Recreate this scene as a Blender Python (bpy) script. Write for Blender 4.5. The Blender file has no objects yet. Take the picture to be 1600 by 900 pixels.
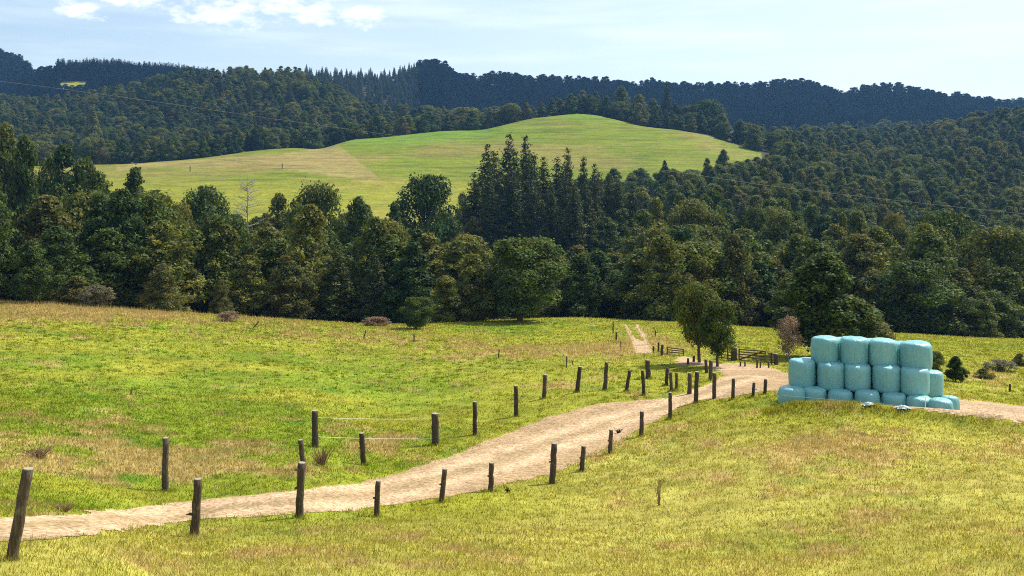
import bpy, math, random
import numpy as np
from mathutils import Vector, Matrix, Euler

R = math.radians
scene = bpy.context.scene
COL = scene.collection

# ------------------------------------------------------------------ camera, sun, sky, exposure
F = 1600.0            # focal length in photo pixels (photo is 1600 wide)
HV = 260.0            # photo row of the horizon
cam_d = bpy.data.cameras.new("Camera")
cam_d.lens = 36.0; cam_d.sensor_width = 36.0
cam_d.shift_y = -(450.0 - HV) / 1600.0
cam_d.clip_start = 0.5; cam_d.clip_end = 30000
cam = bpy.data.objects.new("Camera", cam_d); COL.objects.link(cam)
cam.location = (0, 0, 0); cam.rotation_euler = (R(90), 0, 0)
scene.camera = cam

SUN_EL, SUN_AZ = R(51), R(54)        # azimuth measured from +Y (view direction) towards +X
sd = Vector((math.sin(SUN_AZ)*math.cos(SUN_EL), math.cos(SUN_AZ)*math.cos(SUN_EL), math.sin(SUN_EL)))
sun_d = bpy.data.lights.new("Sun", 'SUN'); sun_d.energy = 5.0; sun_d.angle = R(0.5); sun_d.color = (1.0, 0.94, 0.84)
sun = bpy.data.objects.new("Sun", sun_d); COL.objects.link(sun)
sun.rotation_euler = sd.to_track_quat('Z', 'Y').to_euler(); sun.location = (0, 0, 200)

world = bpy.data.worlds.new("World"); scene.world = world; world.use_nodes = True
wn = world.node_tree.nodes; wl = world.node_tree.links; wn.clear()
def N(tree, kind, **kw):
    n = tree.nodes.new(kind)
    for k, v in kw.items(): setattr(n, k, v)
    return n
wt = world.node_tree
w_out = N(wt, 'ShaderNodeOutputWorld'); w_bg = N(wt, 'ShaderNodeBackground'); w_bg.inputs[1].default_value = 0.10
sky = N(wt, 'ShaderNodeTexSky', sky_type='NISHITA', sun_disc=False)
sky.sun_elevation = SUN_EL; sky.sun_rotation = SUN_AZ; sky.air_density = 1.0; sky.dust_density = 0.6; sky.ozone_density = 1.5
tc = N(wt, 'ShaderNodeTexCoord'); sep = N(wt, 'ShaderNodeSeparateXYZ'); wl.new(tc.outputs['Generated'], sep.inputs[0])
def wmath(op, a, b=None, c=None, clamp=False):
    n = N(wt, 'ShaderNodeMath', operation=op); n.use_clamp = clamp
    for i, v in enumerate((a, b, c)):
        if v is None: continue
        if isinstance(v, (int, float)): n.inputs[i].default_value = v
        else: wl.new(v, n.inputs[i])
    return n.outputs[0]
rad = wmath('SQRT', wmath('ADD', wmath('MULTIPLY', sep.outputs[0], sep.outputs[0]), wmath('MULTIPLY', sep.outputs[1], sep.outputs[1])))
az = wmath('ARCTAN2', sep.outputs[0], sep.outputs[1])
el = wmath('ARCTAN2', sep.outputs[2], rad)
comb = N(wt, 'ShaderNodeCombineXYZ'); wl.new(wmath('MULTIPLY', az, 1.0), comb.inputs[0]); wl.new(wmath('MULTIPLY', el, 2.0), comb.inputs[1])
cn = N(wt, 'ShaderNodeTexNoise'); cn.inputs['Scale'].default_value = 48; cn.inputs['Detail'].default_value = 7; cn.inputs['Roughness'].default_value = 0.6
wl.new(comb.outputs[0], cn.inputs['Vector'])
def band(x, c, w):       # 1 inside, 0 outside, smooth
    d = wmath('ABSOLUTE', wmath('SUBTRACT', x, c)); m = N(wt, 'ShaderNodeMapRange', interpolation_type='SMOOTHSTEP')
    m.inputs[1].default_value = w; m.inputs[2].default_value = 0.25*w; m.inputs[3].default_value = 0; m.inputs[4].default_value = 1
    wl.new(d, m.inputs[0]); return m.outputs[0]
# a bank of small cumulus low over the hills on the left, each puff its own angular patch
puffs = [(-0.275, 0.142, 0.07, 0.022), (-0.225, 0.153, 0.075, 0.020), (-0.188, 0.144, 0.036, 0.019), (-0.400, 0.140, 0.036, 0.014), (-0.31, 0.138, 0.024, 0.011), (-0.145, 0.143, 0.036, 0.015), (-0.35, 0.151, 0.05, 0.010), (-0.19, 0.163, 0.10, 0.008)]
pm = None
for (a, e, wa, we) in puffs:
    da = wmath('DIVIDE', wmath('SUBTRACT', az, a), wa); de = wmath('DIVIDE', wmath('SUBTRACT', el, e), we)
    g = wmath('SUBTRACT', 1.0, wmath('ADD', wmath('MULTIPLY', da, da), wmath('MULTIPLY', de, de)), clamp=True)
    pm = g if pm is None else wmath('MAXIMUM', pm, g)
cnd = wmath('SUBTRACT', cn.outputs[0], 0.5)
cum = N(wt, 'ShaderNodeMapRange', interpolation_type='SMOOTHSTEP'); cum.inputs[1].default_value = 0.42; cum.inputs[2].default_value = 1.25
wl.new(wmath('MULTIPLY_ADD', cnd, 2.6, pm), cum.inputs[0])
cumf = wmath('MULTIPLY', cum.outputs[0], wmath('MULTIPLY', wmath('MULTIPLY', pm, 4.0, clamp=True), 0.8))
comb2 = N(wt, 'ShaderNodeCombineXYZ'); wl.new(az, comb2.inputs[0]); wl.new(wmath('MULTIPLY', el, 9.0), comb2.inputs[1])
st = N(wt, 'ShaderNodeTexNoise'); st.inputs['Scale'].default_value = 5.0; st.inputs['Detail'].default_value = 5; wl.new(comb2.outputs[0], st.inputs['Vector'])
stf = N(wt, 'ShaderNodeMapRange', interpolation_type='SMOOTHSTEP'); stf.inputs[1].default_value = 0.40; stf.inputs[2].default_value = 0.72; stf.inputs[3].default_value = 0.0; stf.inputs[4].default_value = 0.55
wl.new(st.outputs[0], stf.inputs[0])
azr = N(wt, 'ShaderNodeMapRange'); azr.inputs[1].default_value = -0.45; azr.inputs[2].default_value = 0.35; azr.inputs[3].default_value = 0.14; azr.inputs[4].default_value = 0.58
wl.new(az, azr.inputs[0])
veil = wmath('ADD', azr.outputs[0], wmath('MULTIPLY', stf.outputs[0], 0.6), clamp=True)
mixv = N(wt, 'ShaderNodeMix', data_type='RGBA'); wl.new(veil, mixv.inputs[0]); wl.new(sky.outputs[0], mixv.inputs[6]); mixv.inputs[7].default_value = (7.7, 8.45, 9.5, 1)
mixc = N(wt, 'ShaderNodeMix', data_type='RGBA'); wl.new(cumf, mixc.inputs[0]); wl.new(mixv.outputs[2], mixc.inputs[6]); mixc.inputs[7].default_value = (9.6, 9.8, 10.0, 1)
wl.new(mixc.outputs[2], w_bg.inputs[0]); wl.new(w_bg.outputs[0], w_out.inputs[0])

scene.view_settings.view_transform = 'Standard'; scene.view_settings.look = 'None'
scene.view_settings.gamma = 1.0; scene.view_settings.exposure = 0.55; scene.view_settings.use_curve_mapping = False
cy = scene.cycles
cy.max_bounces = 5; cy.diffuse_bounces = 2; cy.glossy_bounces = 1; cy.transmission_bounces = 2; cy.transparent_max_bounces = 4
cy.volume_bounces = 0; cy.use_denoising = False; cy.use_adaptive_sampling = False
cy.sample_clamp_indirect = 4.0
cy.filter_width = 1.05

rng = np.random.default_rng(7); random.seed(7)

# ------------------------------------------------------------------ noise and height field
def vnoise(x, y, s=0):
    x = np.asarray(x, float); y = np.asarray(y, float)
    xi = np.floor(x); yi = np.floor(y); fx = x-xi; fy = y-yi
    fx = fx*fx*(3-2*fx); fy = fy*fy*(3-2*fy)
    def h(a, b):
        n = (a.astype(np.int64)*374761393 + b.astype(np.int64)*668265263 + s*974711) & 0x7fffffff
        n = ((n ^ (n >> 13))*1274126177) & 0x7fffffff
        n = (n ^ (n >> 16)) & 0x7fffffff
        return n/float(0x7fffffff)
    return (h(xi, yi)*(1-fx)+h(xi+1, yi)*fx)*(1-fy) + (h(xi, yi+1)*(1-fx)+h(xi+1, yi+1)*fx)*fy
def fbm(x, y, s=0, o=4):
    t = 0; a = .5; 
    for k in range(o): t = t + a*vnoise(np.asarray(x)*2**k, np.asarray(y)*2**k, s+k*17); a *= .5
    return t/(1-.5**o)
def sm(x, a, b):
    t = np.clip((x-a)/(b-a), 0, 1); return t*t*(3-2*t)

def pchip(x, y, xq):
    x = np.asarray(x, float); y = np.asarray(y, float); h = np.diff(x); d = np.diff(y)/h
    m = np.zeros(len(x)); m[0] = d[0]; m[-1] = d[-1]
    for i in range(1, len(x)-1):
        if d[i-1]*d[i] > 0:
            w1 = 2*h[i]+h[i-1]; w2 = h[i]+2*h[i-1]; m[i] = (w1+w2)/(w1/d[i-1]+w2/d[i])
    xq = np.clip(xq, x[0], x[-1]); k = np.clip(np.searchsorted(x, xq)-1, 0, len(x)-2)
    t = (xq-x[k])/h[k]; t2 = t*t; t3 = t2*t
    return (2*t3-3*t2+1)*y[k] + (t3-2*t2+t)*h[k]*m[k] + (-2*t3+3*t2)*y[k+1] + (t3-t2)*h[k]*m[k+1]

# the lie of the land: for bearings across the view, (distance, apparent row) pairs surveyed from the photo
COLS = {
 0: [(6,1010),(9,940),(13,876),(17,825),(21,785),(25,755),(30,715),(40,650),(50,605),(70,540),(90,493),(103,472),(112,476),(125,492),(160,500),(220,440),(280,385),(340,335),(400,298),(460,272),(510,262),(560,266),(640,255),(760,205),(880,172),(960,168),(1050,190),(1200,180),(1400,125),(1500,100),(1650,130),(2600,190)],
 150: [(6,1020),(9,955),(13,890),(17,838),(21,805),(25,780),(30,740),(40,665),(50,615),(70,545),(90,500),(105,481),(115,485),(130,498),(165,505),(220,440),(280,385),(340,335),(400,300),(450,272),(500,254),(550,262),(640,245),(760,200),(860,168),(940,160),(1040,178),(1140,141),(1200,124),(1260,121),(1330,126),(1450,150),(1650,150),(2600,190)],
 300: [(6,1060),(9,1000),(13,940),(17,885),(22,838),(25,806),(29,768),(33,733),(40,683),(50,628),(70,558),(90,512),(107,491),(118,492),(130,502),(165,505),(220,440),(280,385),(340,335),(400,298),(460,267),(520,245),(570,252),(660,235),(760,180),(850,135),(900,125),(1000,150),(1120,140),(1220,126),(1400,150),(2600,190)],
 450: [(6,1060),(9,1000),(13,935),(17,885),(22,832),(24.5,810),(29,765),(33,735),(38,698),(45,655),(60,595),(80,540),(100,507),(112,498),(125,503),(165,505),(220,440),(280,385),(340,335),(400,295),(470,258),(560,229),(610,240),(680,225),(760,175),(830,135),(880,122),(980,150),(1150,130),(1300,118),(1450,140),(2600,190)],
 600: [(6,1060),(9,1000),(13,935),(18,878),(23,835),(27,806),(31,775),(36,740),(42,700),(50,655),(65,598),(85,545),(105,513),(118,506),(130,508),(165,505),(220,445),(280,395),(340,350),(400,305),(480,255),(560,222),(600,211),(650,222),(720,200),(800,185),(860,190),(1000,200),(1150,165),(1300,124),(1450,150),(2600,190)],
 750: [(6,1060),(9,1000),(13,937),(18,885),(24,832),(29,790),(34,755),(40,714),(46,674),(53,635),(65,590),(85,545),(105,514),(116,503),(125,500),(165,500),(220,448),(280,400),(340,350),(400,310),(480,260),(560,215),(620,194),(680,205),(760,195),(830,192),(1000,210),(1150,175),(1280,126),(1450,150),(2600,190)],
 900: [(6,1060),(9,1010),(13,945),(18,893),(24,840),(29,800),(34,757),(38,730),(42,700),(46,672),(50,643),(54,618),(60,598),(70,575),(85,545),(105,515),(116,501),(122,496),(130,497),(165,500),(220,450),(280,410),(340,365),(400,315),(480,262),(560,212),(610,187),(640,178),(690,190),(780,200),(830,205),(1000,215),(1150,185),(1280,130),(1450,155),(2600,190)],
 1050: [(6,1060),(9,1010),(13,950),(18,897),(24,842),(30,782),(36,730),(42,688),(47,655),(50,637),(54,616),(58,601),(64,582),(70,568),(80,550),(95,522),(108,507),(116,502),(125,505),(165,500),(220,440),(270,400),(330,355),(400,300),(460,262),(520,228),(570,206),(595,200),(650,215),(760,212),(830,215),(1000,220),(1150,190),(1280,138),(1450,160),(2600,190)],
 1200: [(6,1060),(9,1010),(13,950),(18,897),(24,832),(30,765),(36,710),(42,663),(46,636),(49,621),(52,611),(56,598),(61,586),(66,574),(72,563),(85,541),(100,524),(112,515),(120,512),(130,518),(165,510),(220,450),(270,400),(330,350),(400,305),(470,265),(520,245),(550,238),(610,232),(700,228),(800,235),(1000,225),(1150,195),(1280,140),(1450,160),(2600,190)],
 1400: [(6,1060),(9,1010),(13,950),(18,890),(24,818),(30,758),(36,707),(40,675),(43,652),(46,634),(50,618),(60,592),(72,568),(90,542),(108,526),(120,520),(130,524),(165,525),(200,480),(260,430),(330,385),(400,335),(470,300),(540,280),(620,250),(700,225),(770,232),(1000,215),(1150,190),(1250,149),(1400,160),(2600,190)],
 1600: [(6,1060),(9,1000),(13,940),(18,872),(24,802),(30,747),(36,702),(41,669),(45,651),(50,634),(56,619),(64,600),(75,577),(95,549),(112,535),(124,529),(135,532),(165,532),(200,500),(260,450),(330,395),(400,345),(500,275),(600,220),(690,192),(760,200),(1000,210),(1200,185),(1400,163),(1550,175),(2600,190)],
}
COLS[-700] = [(d, v + (0 if d < 60 else 0)) for d, v in COLS[0]]
COLS[2300] = list(COLS[1600])
_cp = sorted(COLS)
LD = np.linspace(math.log(1.5), math.log(2600), 760)
_D = np.exp(LD)
tab = []
for c in _cp:
    pts = COLS[c]; d = np.array([0.0, 2.5]+[p[0] for p in pts]); z = np.array([-1.68, -1.75]+[-(p[1]-HV)*p[0]/F for p in pts])
    tab.append(pchip(d, z, _D))
tab = np.array(tab)                                   # columns x distances
PXG = np.arange(-700, 2301, 10.0)
ZT = np.stack([pchip(np.array(_cp, float), tab[:, j], PXG) for j in range(len(LD))], 1)
# the saddle under the plantation and its small clearing keeps one height from column 70 to 150 far out
_far = _D > 1080
_pm = np.interp(PXG, [-700, 0, 70, 150, 2300], [-700, 0, 148, 150, 2300])
for j in np.nonzero(_far)[0]:
    w_ = min(1, (_D[j]-1080)/40); ZT[:, j] = ZT[:, j]*(1-w_)+w_*pchip(np.array(_cp, float), tab[:, j], _pm)
# soften the creases a little with distance-sized windows
for _ in range(3):
    Z2 = ZT.copy(); Z2[1:-1] = (ZT[:-2]+2*ZT[1:-1]+ZT[2:])/4; ZT = Z2
    Z2 = ZT.copy(); Z2[:, 1:-1] = (ZT[:, :-2]+2*ZT[:, 1:-1]+ZT[:, 2:])/4; ZT = Z2

for _ in range(22):
    Z2 = ZT.copy(); Z2[:, 1:-1] = (ZT[:, :-2]+2*ZT[:, 1:-1]+ZT[:, 2:])/4; ZT = Z2
TMAX = R(43.1)
def to_pd(x, y):
    """world x,y -> (bearing as photo column, depth)"""
    th = np.arctan2(x, y); r = np.hypot(x, y)
    tf = np.clip(th, -TMAX, TMAX)
    return 800+F*np.tan(tf), np.maximum(r*np.cos(tf), 1e-3), th
def lookup(px, D):
    a = np.clip((px-PXG[0])/10.0, 0, len(PXG)-1.001); b = np.clip((np.log(np.maximum(D, 1.5))-LD[0])/(LD[1]-LD[0]), 0, len(LD)-1.001)
    i = a.astype(int); j = b.astype(int); fa = a-i; fb = b-j
    return (ZT[i, j]*(1-fa)+ZT[i+1, j]*fa)*(1-fb) + (ZT[i, j+1]*(1-fa)+ZT[i+1, j+1]*fa)*fb
def gauss2(a, b, ca, cb, sa, sb): return np.exp(-((a-ca)/sa)**2-((b-cb)/sb)**2)
def H(x, y):
    x = np.asarray(x, float); y = np.asarray(y, float)
    px, D, th = to_pd(x, y)
    z = lookup(px, D)
    back = sm(np.abs(th), R(60), R(150))
    z = z*(1-back) + lookup(np.full_like(px, 1100.0), D)*back
    z = z + (fbm(x/7, y/7, 3, 3)-.5)*0.16*sm(D, 8, 30) + (fbm(x/60, y/60, 9, 3)-.5)*5.0*sm(D, 200, 700) + (fbm(x/2.3, y/2.3, 5, 2)-.5)*0.10*sm(D, 6, 14)
    z = z + 17*gauss2(px, D, 672, 1250, 42, 130) + 6*gauss2(px, D, 1240, 1270, 40, 120) - 7*gauss2(px, D, 1322, 1250, 24, 120) + 4*gauss2(px, D, 1400, 1260, 30, 120)
    z = z + 17*gauss2(px, D, -10, 1440, 75, 130)
    z = z - 1.9*gauss2(px, D, 495, 580, 26, 55) + 1.2*gauss2(px, D, 550, 590, 28, 55) - 2.8*gauss2(px, D, 748, 625, 46, 60) + 1.0*gauss2(px, D, 905, 635, 60, 60)
    yl = 45.2+(x-11.6)*(42.9-45.2)/8.0
    z = z + .52*np.exp(-((y-yl+1.35)/.8)**2)*sm(x, 10.6, 12.2)*(1-sm(x, 19.6, 21.2))*(y > 0)
    return z
def P(px, D):
    """ground point at photo column px and depth D"""
    x = (px-800)*D/F; return float(x), float(D), float(H(x, D))
_Ds = np.exp(np.linspace(math.log(6), math.log(1500), 4000))
def hit(px, v, dmax=130, dmin=6):
    D = _Ds[(_Ds >= dmin) & (_Ds <= dmax)]; x = (px-800)*D/F; vv = HV - H(x, D)*F/D
    k = np.argmax(vv <= v)
    if vv[k] > v: k = len(D)-1
    return float(D[k])
def at(px, v, **k):
    return P(px, hit(px, v, **k))

# ------------------------------------------------------------------ mesh helpers
def tag(o, label=None, cat=None, group=None, kind=None):
    if label: o['label'] = label
    if cat: o['category'] = cat
    if group: o['group'] = group
    if kind: o['kind'] = kind
    return o
def link(o, parent=None):
    COL.objects.link(o)
    if parent is not None: o.parent = parent
    return o
def mesh_np(name, verts, faces, mat, smooth=False, col=None, colname='tone'):
    """verts (n,3), faces (m,k) with one k"""
    me = bpy.data.meshes.new(name); verts = np.asarray(verts, np.float32); faces = np.asarray(faces, np.int32)
    me.vertices.add(len(verts)); me.vertices.foreach_set('co', verts.ravel())
    k = faces.shape[1]; me.loops.add(faces.size); me.loops.foreach_set('vertex_index', faces.ravel())
    me.polygons.add(len(faces)); me.polygons.foreach_set('loop_start', np.arange(0, faces.size, k, dtype=np.int32))
    if smooth: me.polygons.foreach_set('use_smooth', np.ones(len(faces), bool))
    else: me.polygons.foreach_set('use_smooth', np.zeros(len(faces), bool))
    me.update(calc_edges=True)
    if col is not None:
        a = me.color_attributes.new(colname, 'FLOAT_COLOR', 'POINT'); c = np.asarray(col, np.float32)
        if c.shape[1] == 3: c = np.concatenate([c, np.ones((len(c), 1), np.float32)], 1)
        a.data.foreach_set('color', c.ravel())
    if mat: me.materials.append(mat)
    return me
def obj(name, me, parent=None, loc=None):
    o = bpy.data.objects.new(name, me); link(o, parent)
    if loc is not None: o.location = loc
    return o
def empty(name, loc, rz=0.0):
    o = bpy.data.objects.new(name, None); link(o); o.location = loc; o.rotation_euler = (0, 0, rz); o.empty_display_size = .3
    return o
class MB:
    def __init__(s): s.v = []; s.f = []
    def tube(s, pts, rads, n=8, cap=True, twist=0.0):
        pts = [Vector(p) for p in pts]; base = len(s.v)
        for i, p in enumerate(pts):
            d = (pts[min(i+1, len(pts)-1)]-pts[max(i-1, 0)]).normalized()
            a = Vector((0, 0, 1)) if abs(d.z) < .9 else Vector((1, 0, 0))
            u = d.cross(a).normalized(); w = d.cross(u)
            for k in range(n):
                t = 2*math.pi*k/n+twist; s.v.append(tuple(p+(u*math.cos(t)+w*math.sin(t))*rads[i]))
        for i in range(len(pts)-1):
            for k in range(n):
                a = base+i*n+k; b = base+i*n+(k+1) % n; s.f.append((a, b, b+n, a+n))
        if cap:
            s.f.append(tuple(base+k for k in range(n))[::-1]); e = base+(len(pts)-1)*n; s.f.append(tuple(e+k for k in range(n)))
    def box(s, a, b, w, h, up=(0, 0, 1)):
        """bar from a to b, width w (sideways), height h (up)"""
        a = Vector(a); b = Vector(b); d = (b-a).normalized(); u = Vector(up); sde = d.cross(u).normalized(); u = sde.cross(d)
        base = len(s.v)
        for p in (a, b):
            for sx, sz in ((-1, -1), (1, -1), (1, 1), (-1, 1)): s.v.append(tuple(p+sde*sx*w/2+u*sz*h/2))
        for f in ((0, 1, 2, 3), (7, 6, 5, 4), (0, 4, 5, 1), (1, 5, 6, 2), (2, 6, 7, 3), (3, 7, 4, 0)): s.f.append(tuple(base+i for i in f))
    def build(s, name, mat, parent=None, smooth=False):
        me = bpy.data.meshes.new(name); me.from_pydata(s.v, [], s.f); me.update()
        if smooth:
            for p in me.polygons: p.use_smooth = True
        me.materials.append(mat)
        return obj(name, me, parent)

# ------------------------------------------------------------------ materials
def mat(name):
    m = bpy.data.materials.new(name); m.use_nodes = True; t = m.node_tree; t.nodes.clear()
    return m, t, N(t, 'ShaderNodeOutputMaterial')
def noise(t, scale, detail=3, vec=None, rough=.55):
    n = N(t, 'ShaderNodeTexNoise'); n.inputs['Scale'].default_value = scale; n.inputs['Detail'].default_value = detail; n.inputs['Roughness'].default_value = rough
    if vec is not None: t.links.new(vec, n.inputs['Vector'])
    return n.outputs[0]
def ramp(t, fac, stops):
    r = N(t, 'ShaderNodeValToRGB'); e = r.color_ramp.elements
    while len(e) < len(stops): e.new(.5)
    for i, (p, c) in enumerate(stops): e[i].position = p; e[i].color = (*c, 1)
    t.links.new(fac, r.inputs[0]); return r.outputs[0]
def mixc(t, fac, a, b, mode='MIX'):
    m = N(t, 'ShaderNodeMix', data_type='RGBA', blend_type=mode); m.clamp_factor = True
    for i, v in ((0, fac), (6, a), (7, b)):
        if isinstance(v, (int, float)): m.inputs[i].default_value = v
        elif isinstance(v, tuple): m.inputs[i].default_value = (*v, 1)
        else: t.links.new(v, m.inputs[i])
    return m.outputs[2]
def rng_map(t, v, a, b, c, d):
    m = N(t, 'ShaderNodeMapRange'); t.links.new(v, m.inputs[0])
    for i, k in enumerate((a, b, c, d)): m.inputs[i+1].default_value = k
    return m.outputs[0]
def geo_pos(t): return N(t, 'ShaderNodeNewGeometry').outputs['Position']
def scale_vec(t, v, s):
    m = N(t, 'ShaderNodeVectorMath', operation='MULTIPLY'); t.links.new(v, m.inputs[0]); m.inputs[1].default_value = s; return m.outputs[0]
def bump(t, h, strength, dist):
    b = N(t, 'ShaderNodeBump'); b.inputs['Strength'].default_value = strength; b.inputs['Distance'].default_value = dist; t.links.new(h, b.inputs['Height']); return b.outputs[0]
def princ(t, out, col, rough=.8, spec=.3, normal=None, metal=0):
    p = N(t, 'ShaderNodeBsdfPrincipled')
    if isinstance(col, tuple): p.inputs['Base Color'].default_value = (*col, 1)
    else: t.links.new(col, p.inputs['Base Color'])
    if isinstance(rough, (int, float)): p.inputs['Roughness'].default_value = rough
    else: t.links.new(rough, p.inputs['Roughness'])
    p.inputs['Specular IOR Level'].default_value = spec; p.inputs['Metallic'].default_value = metal
    if normal is not None: t.links.new(normal, p.inputs['Normal'])
    t.links.new(p.outputs[0], out.inputs[0]); return p

# ground: the turf colour is an attribute sampled from the same patch map that colours the grass blades
m_ground, t, out = mat('pasture_turf')
att = N(t, 'ShaderNodeAttribute', attribute_name='tone'); pos = geo_pos(t)
n1 = noise(t, 0.9, 5, pos, .65); n2 = noise(t, 0.17, 4, scale_vec(t, pos, (1, 1, 9)), .6)
c = mixc(t, 1.0, att.outputs[0], ramp(t, n1, [(.28, (.62, .62, .60)), (.72, (1.32, 1.30, 1.25))]), 'MULTIPLY')
c = mixc(t, 1.0, c, ramp(t, n2, [(.3, (.80, .78, .76)), (.7, (1.18, 1.16, 1.12))]), 'MULTIPLY')
spx = N(t, 'ShaderNodeSeparateXYZ'); t.links.new(pos, spx.inputs[0]); farm = rng_map(t, spx.outputs[1], 230, 320, 0, .75)
n4 = noise(t, 1.0, 5, scale_vec(t, pos, (.035, .05, .95)), .65)
c = mixc(t, farm, c, mixc(t, 1, c, ramp(t, n4, [(.36, (.60, .64, .55)), (.5, (1, 1, 1)), (.66, (1.28, 1.20, 1.15))]), 'MULTIPLY'))
princ(t, out, c, .95, .1, bump(t, noise(t, 1.6, 6, pos, .7), .4, .25))

m_blade, t, out = mat('grass_blades')
att = N(t, 'ShaderNodeAttribute', attribute_name='tone')
d = N(t, 'ShaderNodeBsdfDiffuse'); tr = N(t, 'ShaderNodeBsdfTranslucent'); t.links.new(att.outputs[0], d.inputs[0]); t.links.new(mixc(t, 1, att.outputs[0], (1.1, 1.0, .6), 'MULTIPLY'), tr.inputs[0])
mx = N(t, 'ShaderNodeMixShader'); mx.inputs[0].default_value = .5; t.links.new(d.outputs[0], mx.inputs[1]); t.links.new(tr.outputs[0], mx.inputs[2]); t.links.new(mx.outputs[0], out.inputs[0])

m_road, t, out = mat('pale_gravel')
pos = geo_pos(t); a = noise(t, 9, 5, pos, .75); b = noise(t, .7, 4, pos, .6); v = N(t, 'ShaderNodeTexVoronoi'); v.inputs['Scale'].default_value = 14; t.links.new(pos, v.inputs['Vector'])
c = ramp(t, b, [(.3, (.298, .185, .080)), (.55, (.378, .250, .120)), (.75, (.448, .315, .162))])
c = mixc(t, 1, c, ramp(t, a, [(.32, (.50, .46, .42)), (.5, (1, 1, 1)), (.68, (1.4, 1.4, 1.4))]), 'MULTIPLY')
c = mixc(t, 1, c, ramp(t, noise(t, 3.2, 5, pos, .7), [(.36, (.62, .58, .54)), (.5, (1, 1, 1)), (.66, (1.28, 1.28, 1.28))]), 'MULTIPLY')
c = mixc(t, .5, c, ramp(t, v.outputs['Color'], [(.1, (.13, .085, .05)), (.9, (.66, .53, .38))]))
att = N(t, 'ShaderNodeAttribute', attribute_name='tone'); c = mixc(t, 1, c, att.outputs[0], 'MULTIPLY')
c = mixc(t, 1, c, (1.0, 1.0, 1.0), 'MULTIPLY')
princ(t, out, c, .95, .15, bump(t, a, .7, .06))

def leaf_mat(name, lo, mid, hi, trans=.28, tint=(1.3, 1.2, .5)):
    m, t, out = mat(name)
    oi = N(t, 'ShaderNodeObjectInfo'); att = N(t, 'ShaderNodeAttribute', attribute_name='tone')
    base = ramp(t, oi.outputs['Random'], [(0, lo), (.45, mid), (1, hi)])
    c = mixc(t, 1, base, att.outputs[0], 'MULTIPLY')
    p = N(t, 'ShaderNodeBsdfPrincipled'); t.links.new(c, p.inputs['Base Color']); p.inputs['Roughness'].default_value = .65; p.inputs['Specular IOR Level'].default_value = .0 if name == 'shaded_ridge_foliage' else .12
    tr = N(t, 'ShaderNodeBsdfTranslucent'); t.links.new(mixc(t, 1, c, tint, 'MULTIPLY'), tr.inputs[0])
    mx = N(t, 'ShaderNodeMixShader'); mx.inputs[0].default_value = trans; t.links.new(p.outputs[0], mx.inputs[1]); t.links.new(tr.outputs[0], mx.inputs[2]); t.links.new(mx.outputs[0], out.inputs[0])
    return m
m_leaf = leaf_mat('native_foliage', (.038, .068, .016), (.078, .108, .018), (.140, .146, .028))
m_pine = leaf_mat('pine_needles', (.038, .058, .018), (.056, .072, .020), (.080, .088, .024), .15)
m_ridge_shade = leaf_mat('shaded_ridge_foliage', (.007, .013, .010), (.010, .018, .011), (.016, .024, .012), .05)  # cloud shadow over the far ridge is put into this very dark leaf colour
m_brown = leaf_mat('withered_foliage', (.20, .13, .08), (.26, .17, .11), (.32, .22, .14), .2, (1.1, 1, .8))
m_olive = leaf_mat('olive_foliage', (.075, .085, .022), (.095, .10, .028), (.12, .12, .035), .3)
m_scrub = leaf_mat('grey_scrub', (.10, .095, .055), (.13, .12, .07), (.17, .15, .10), .2)

def bark(name, a, b):
    m, t, out = mat(name); pos = N(t, 'ShaderNodeTexCoord').outputs['Object']
    princ(t, out, ramp(t, noise(t, 6, 5, scale_vec(t, pos, (3, 3, .6))), [(.3, a), (.7, b)]), .9, .2); return m
m_bark = bark('bark', (.05, .038, .028), (.13, .10, .075))
m_grey = bark('weathered_grey_wood', (.22, .20, .17), (.42, .38, .33))
m_post, t, out = mat('weathered_post_timber')
pos = N(t, 'ShaderNodeTexCoord').outputs['Object']; oi = N(t, 'ShaderNodeObjectInfo')
g = noise(t, 14, 6, scale_vec(t, pos, (3, 3, .35)), .7); lich = noise(t, 9, 4, pos)
c = ramp(t, g, [(.25, (.025, .018, .012)), (.5, (.075, .056, .040)), (.75, (.17, .135, .10))])
c = mixc(t, rng_map(t, lich, .55, .72, 0, .55), c, (.20, .20, .13))
c = mixc(t, 1, c, ramp(t, oi.outputs['Random'], [(0, (.72, .66, .60)), (1, (1.15, 1.12, 1.1))]), 'MULTIPLY')
princ(t, out, c, .9, .2, bump(t, g, .8, .02))
m_postend, t, out = mat('sawn_post_top')
princ(t, out, ramp(t, noise(t, 30, 3), [(.3, (.22, .20, .13)), (.7, (.38, .35, .24))]), .9, .2)
m_black, t, out = mat('black_insulator'); princ(t, out, (.02, .02, .02), .5, .4)
m_white, t, out = mat('white_insulator'); princ(t, out, (.75, .72, .66), .5, .4)
m_wire, t, out = mat('fence_tape'); princ(t, out, (.72, .72, .55), .6, .3)
m_cable, t, out = mat('aluminium_cable'); princ(t, out, (.42, .36, .36), .6, .3)
m_rail, t, out = mat('gate_timber')
princ(t, out, ramp(t, noise(t, 12, 4), [(.3, (.07, .05, .035)), (.7, (.17, .13, .09))]), .85, .2)

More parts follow.
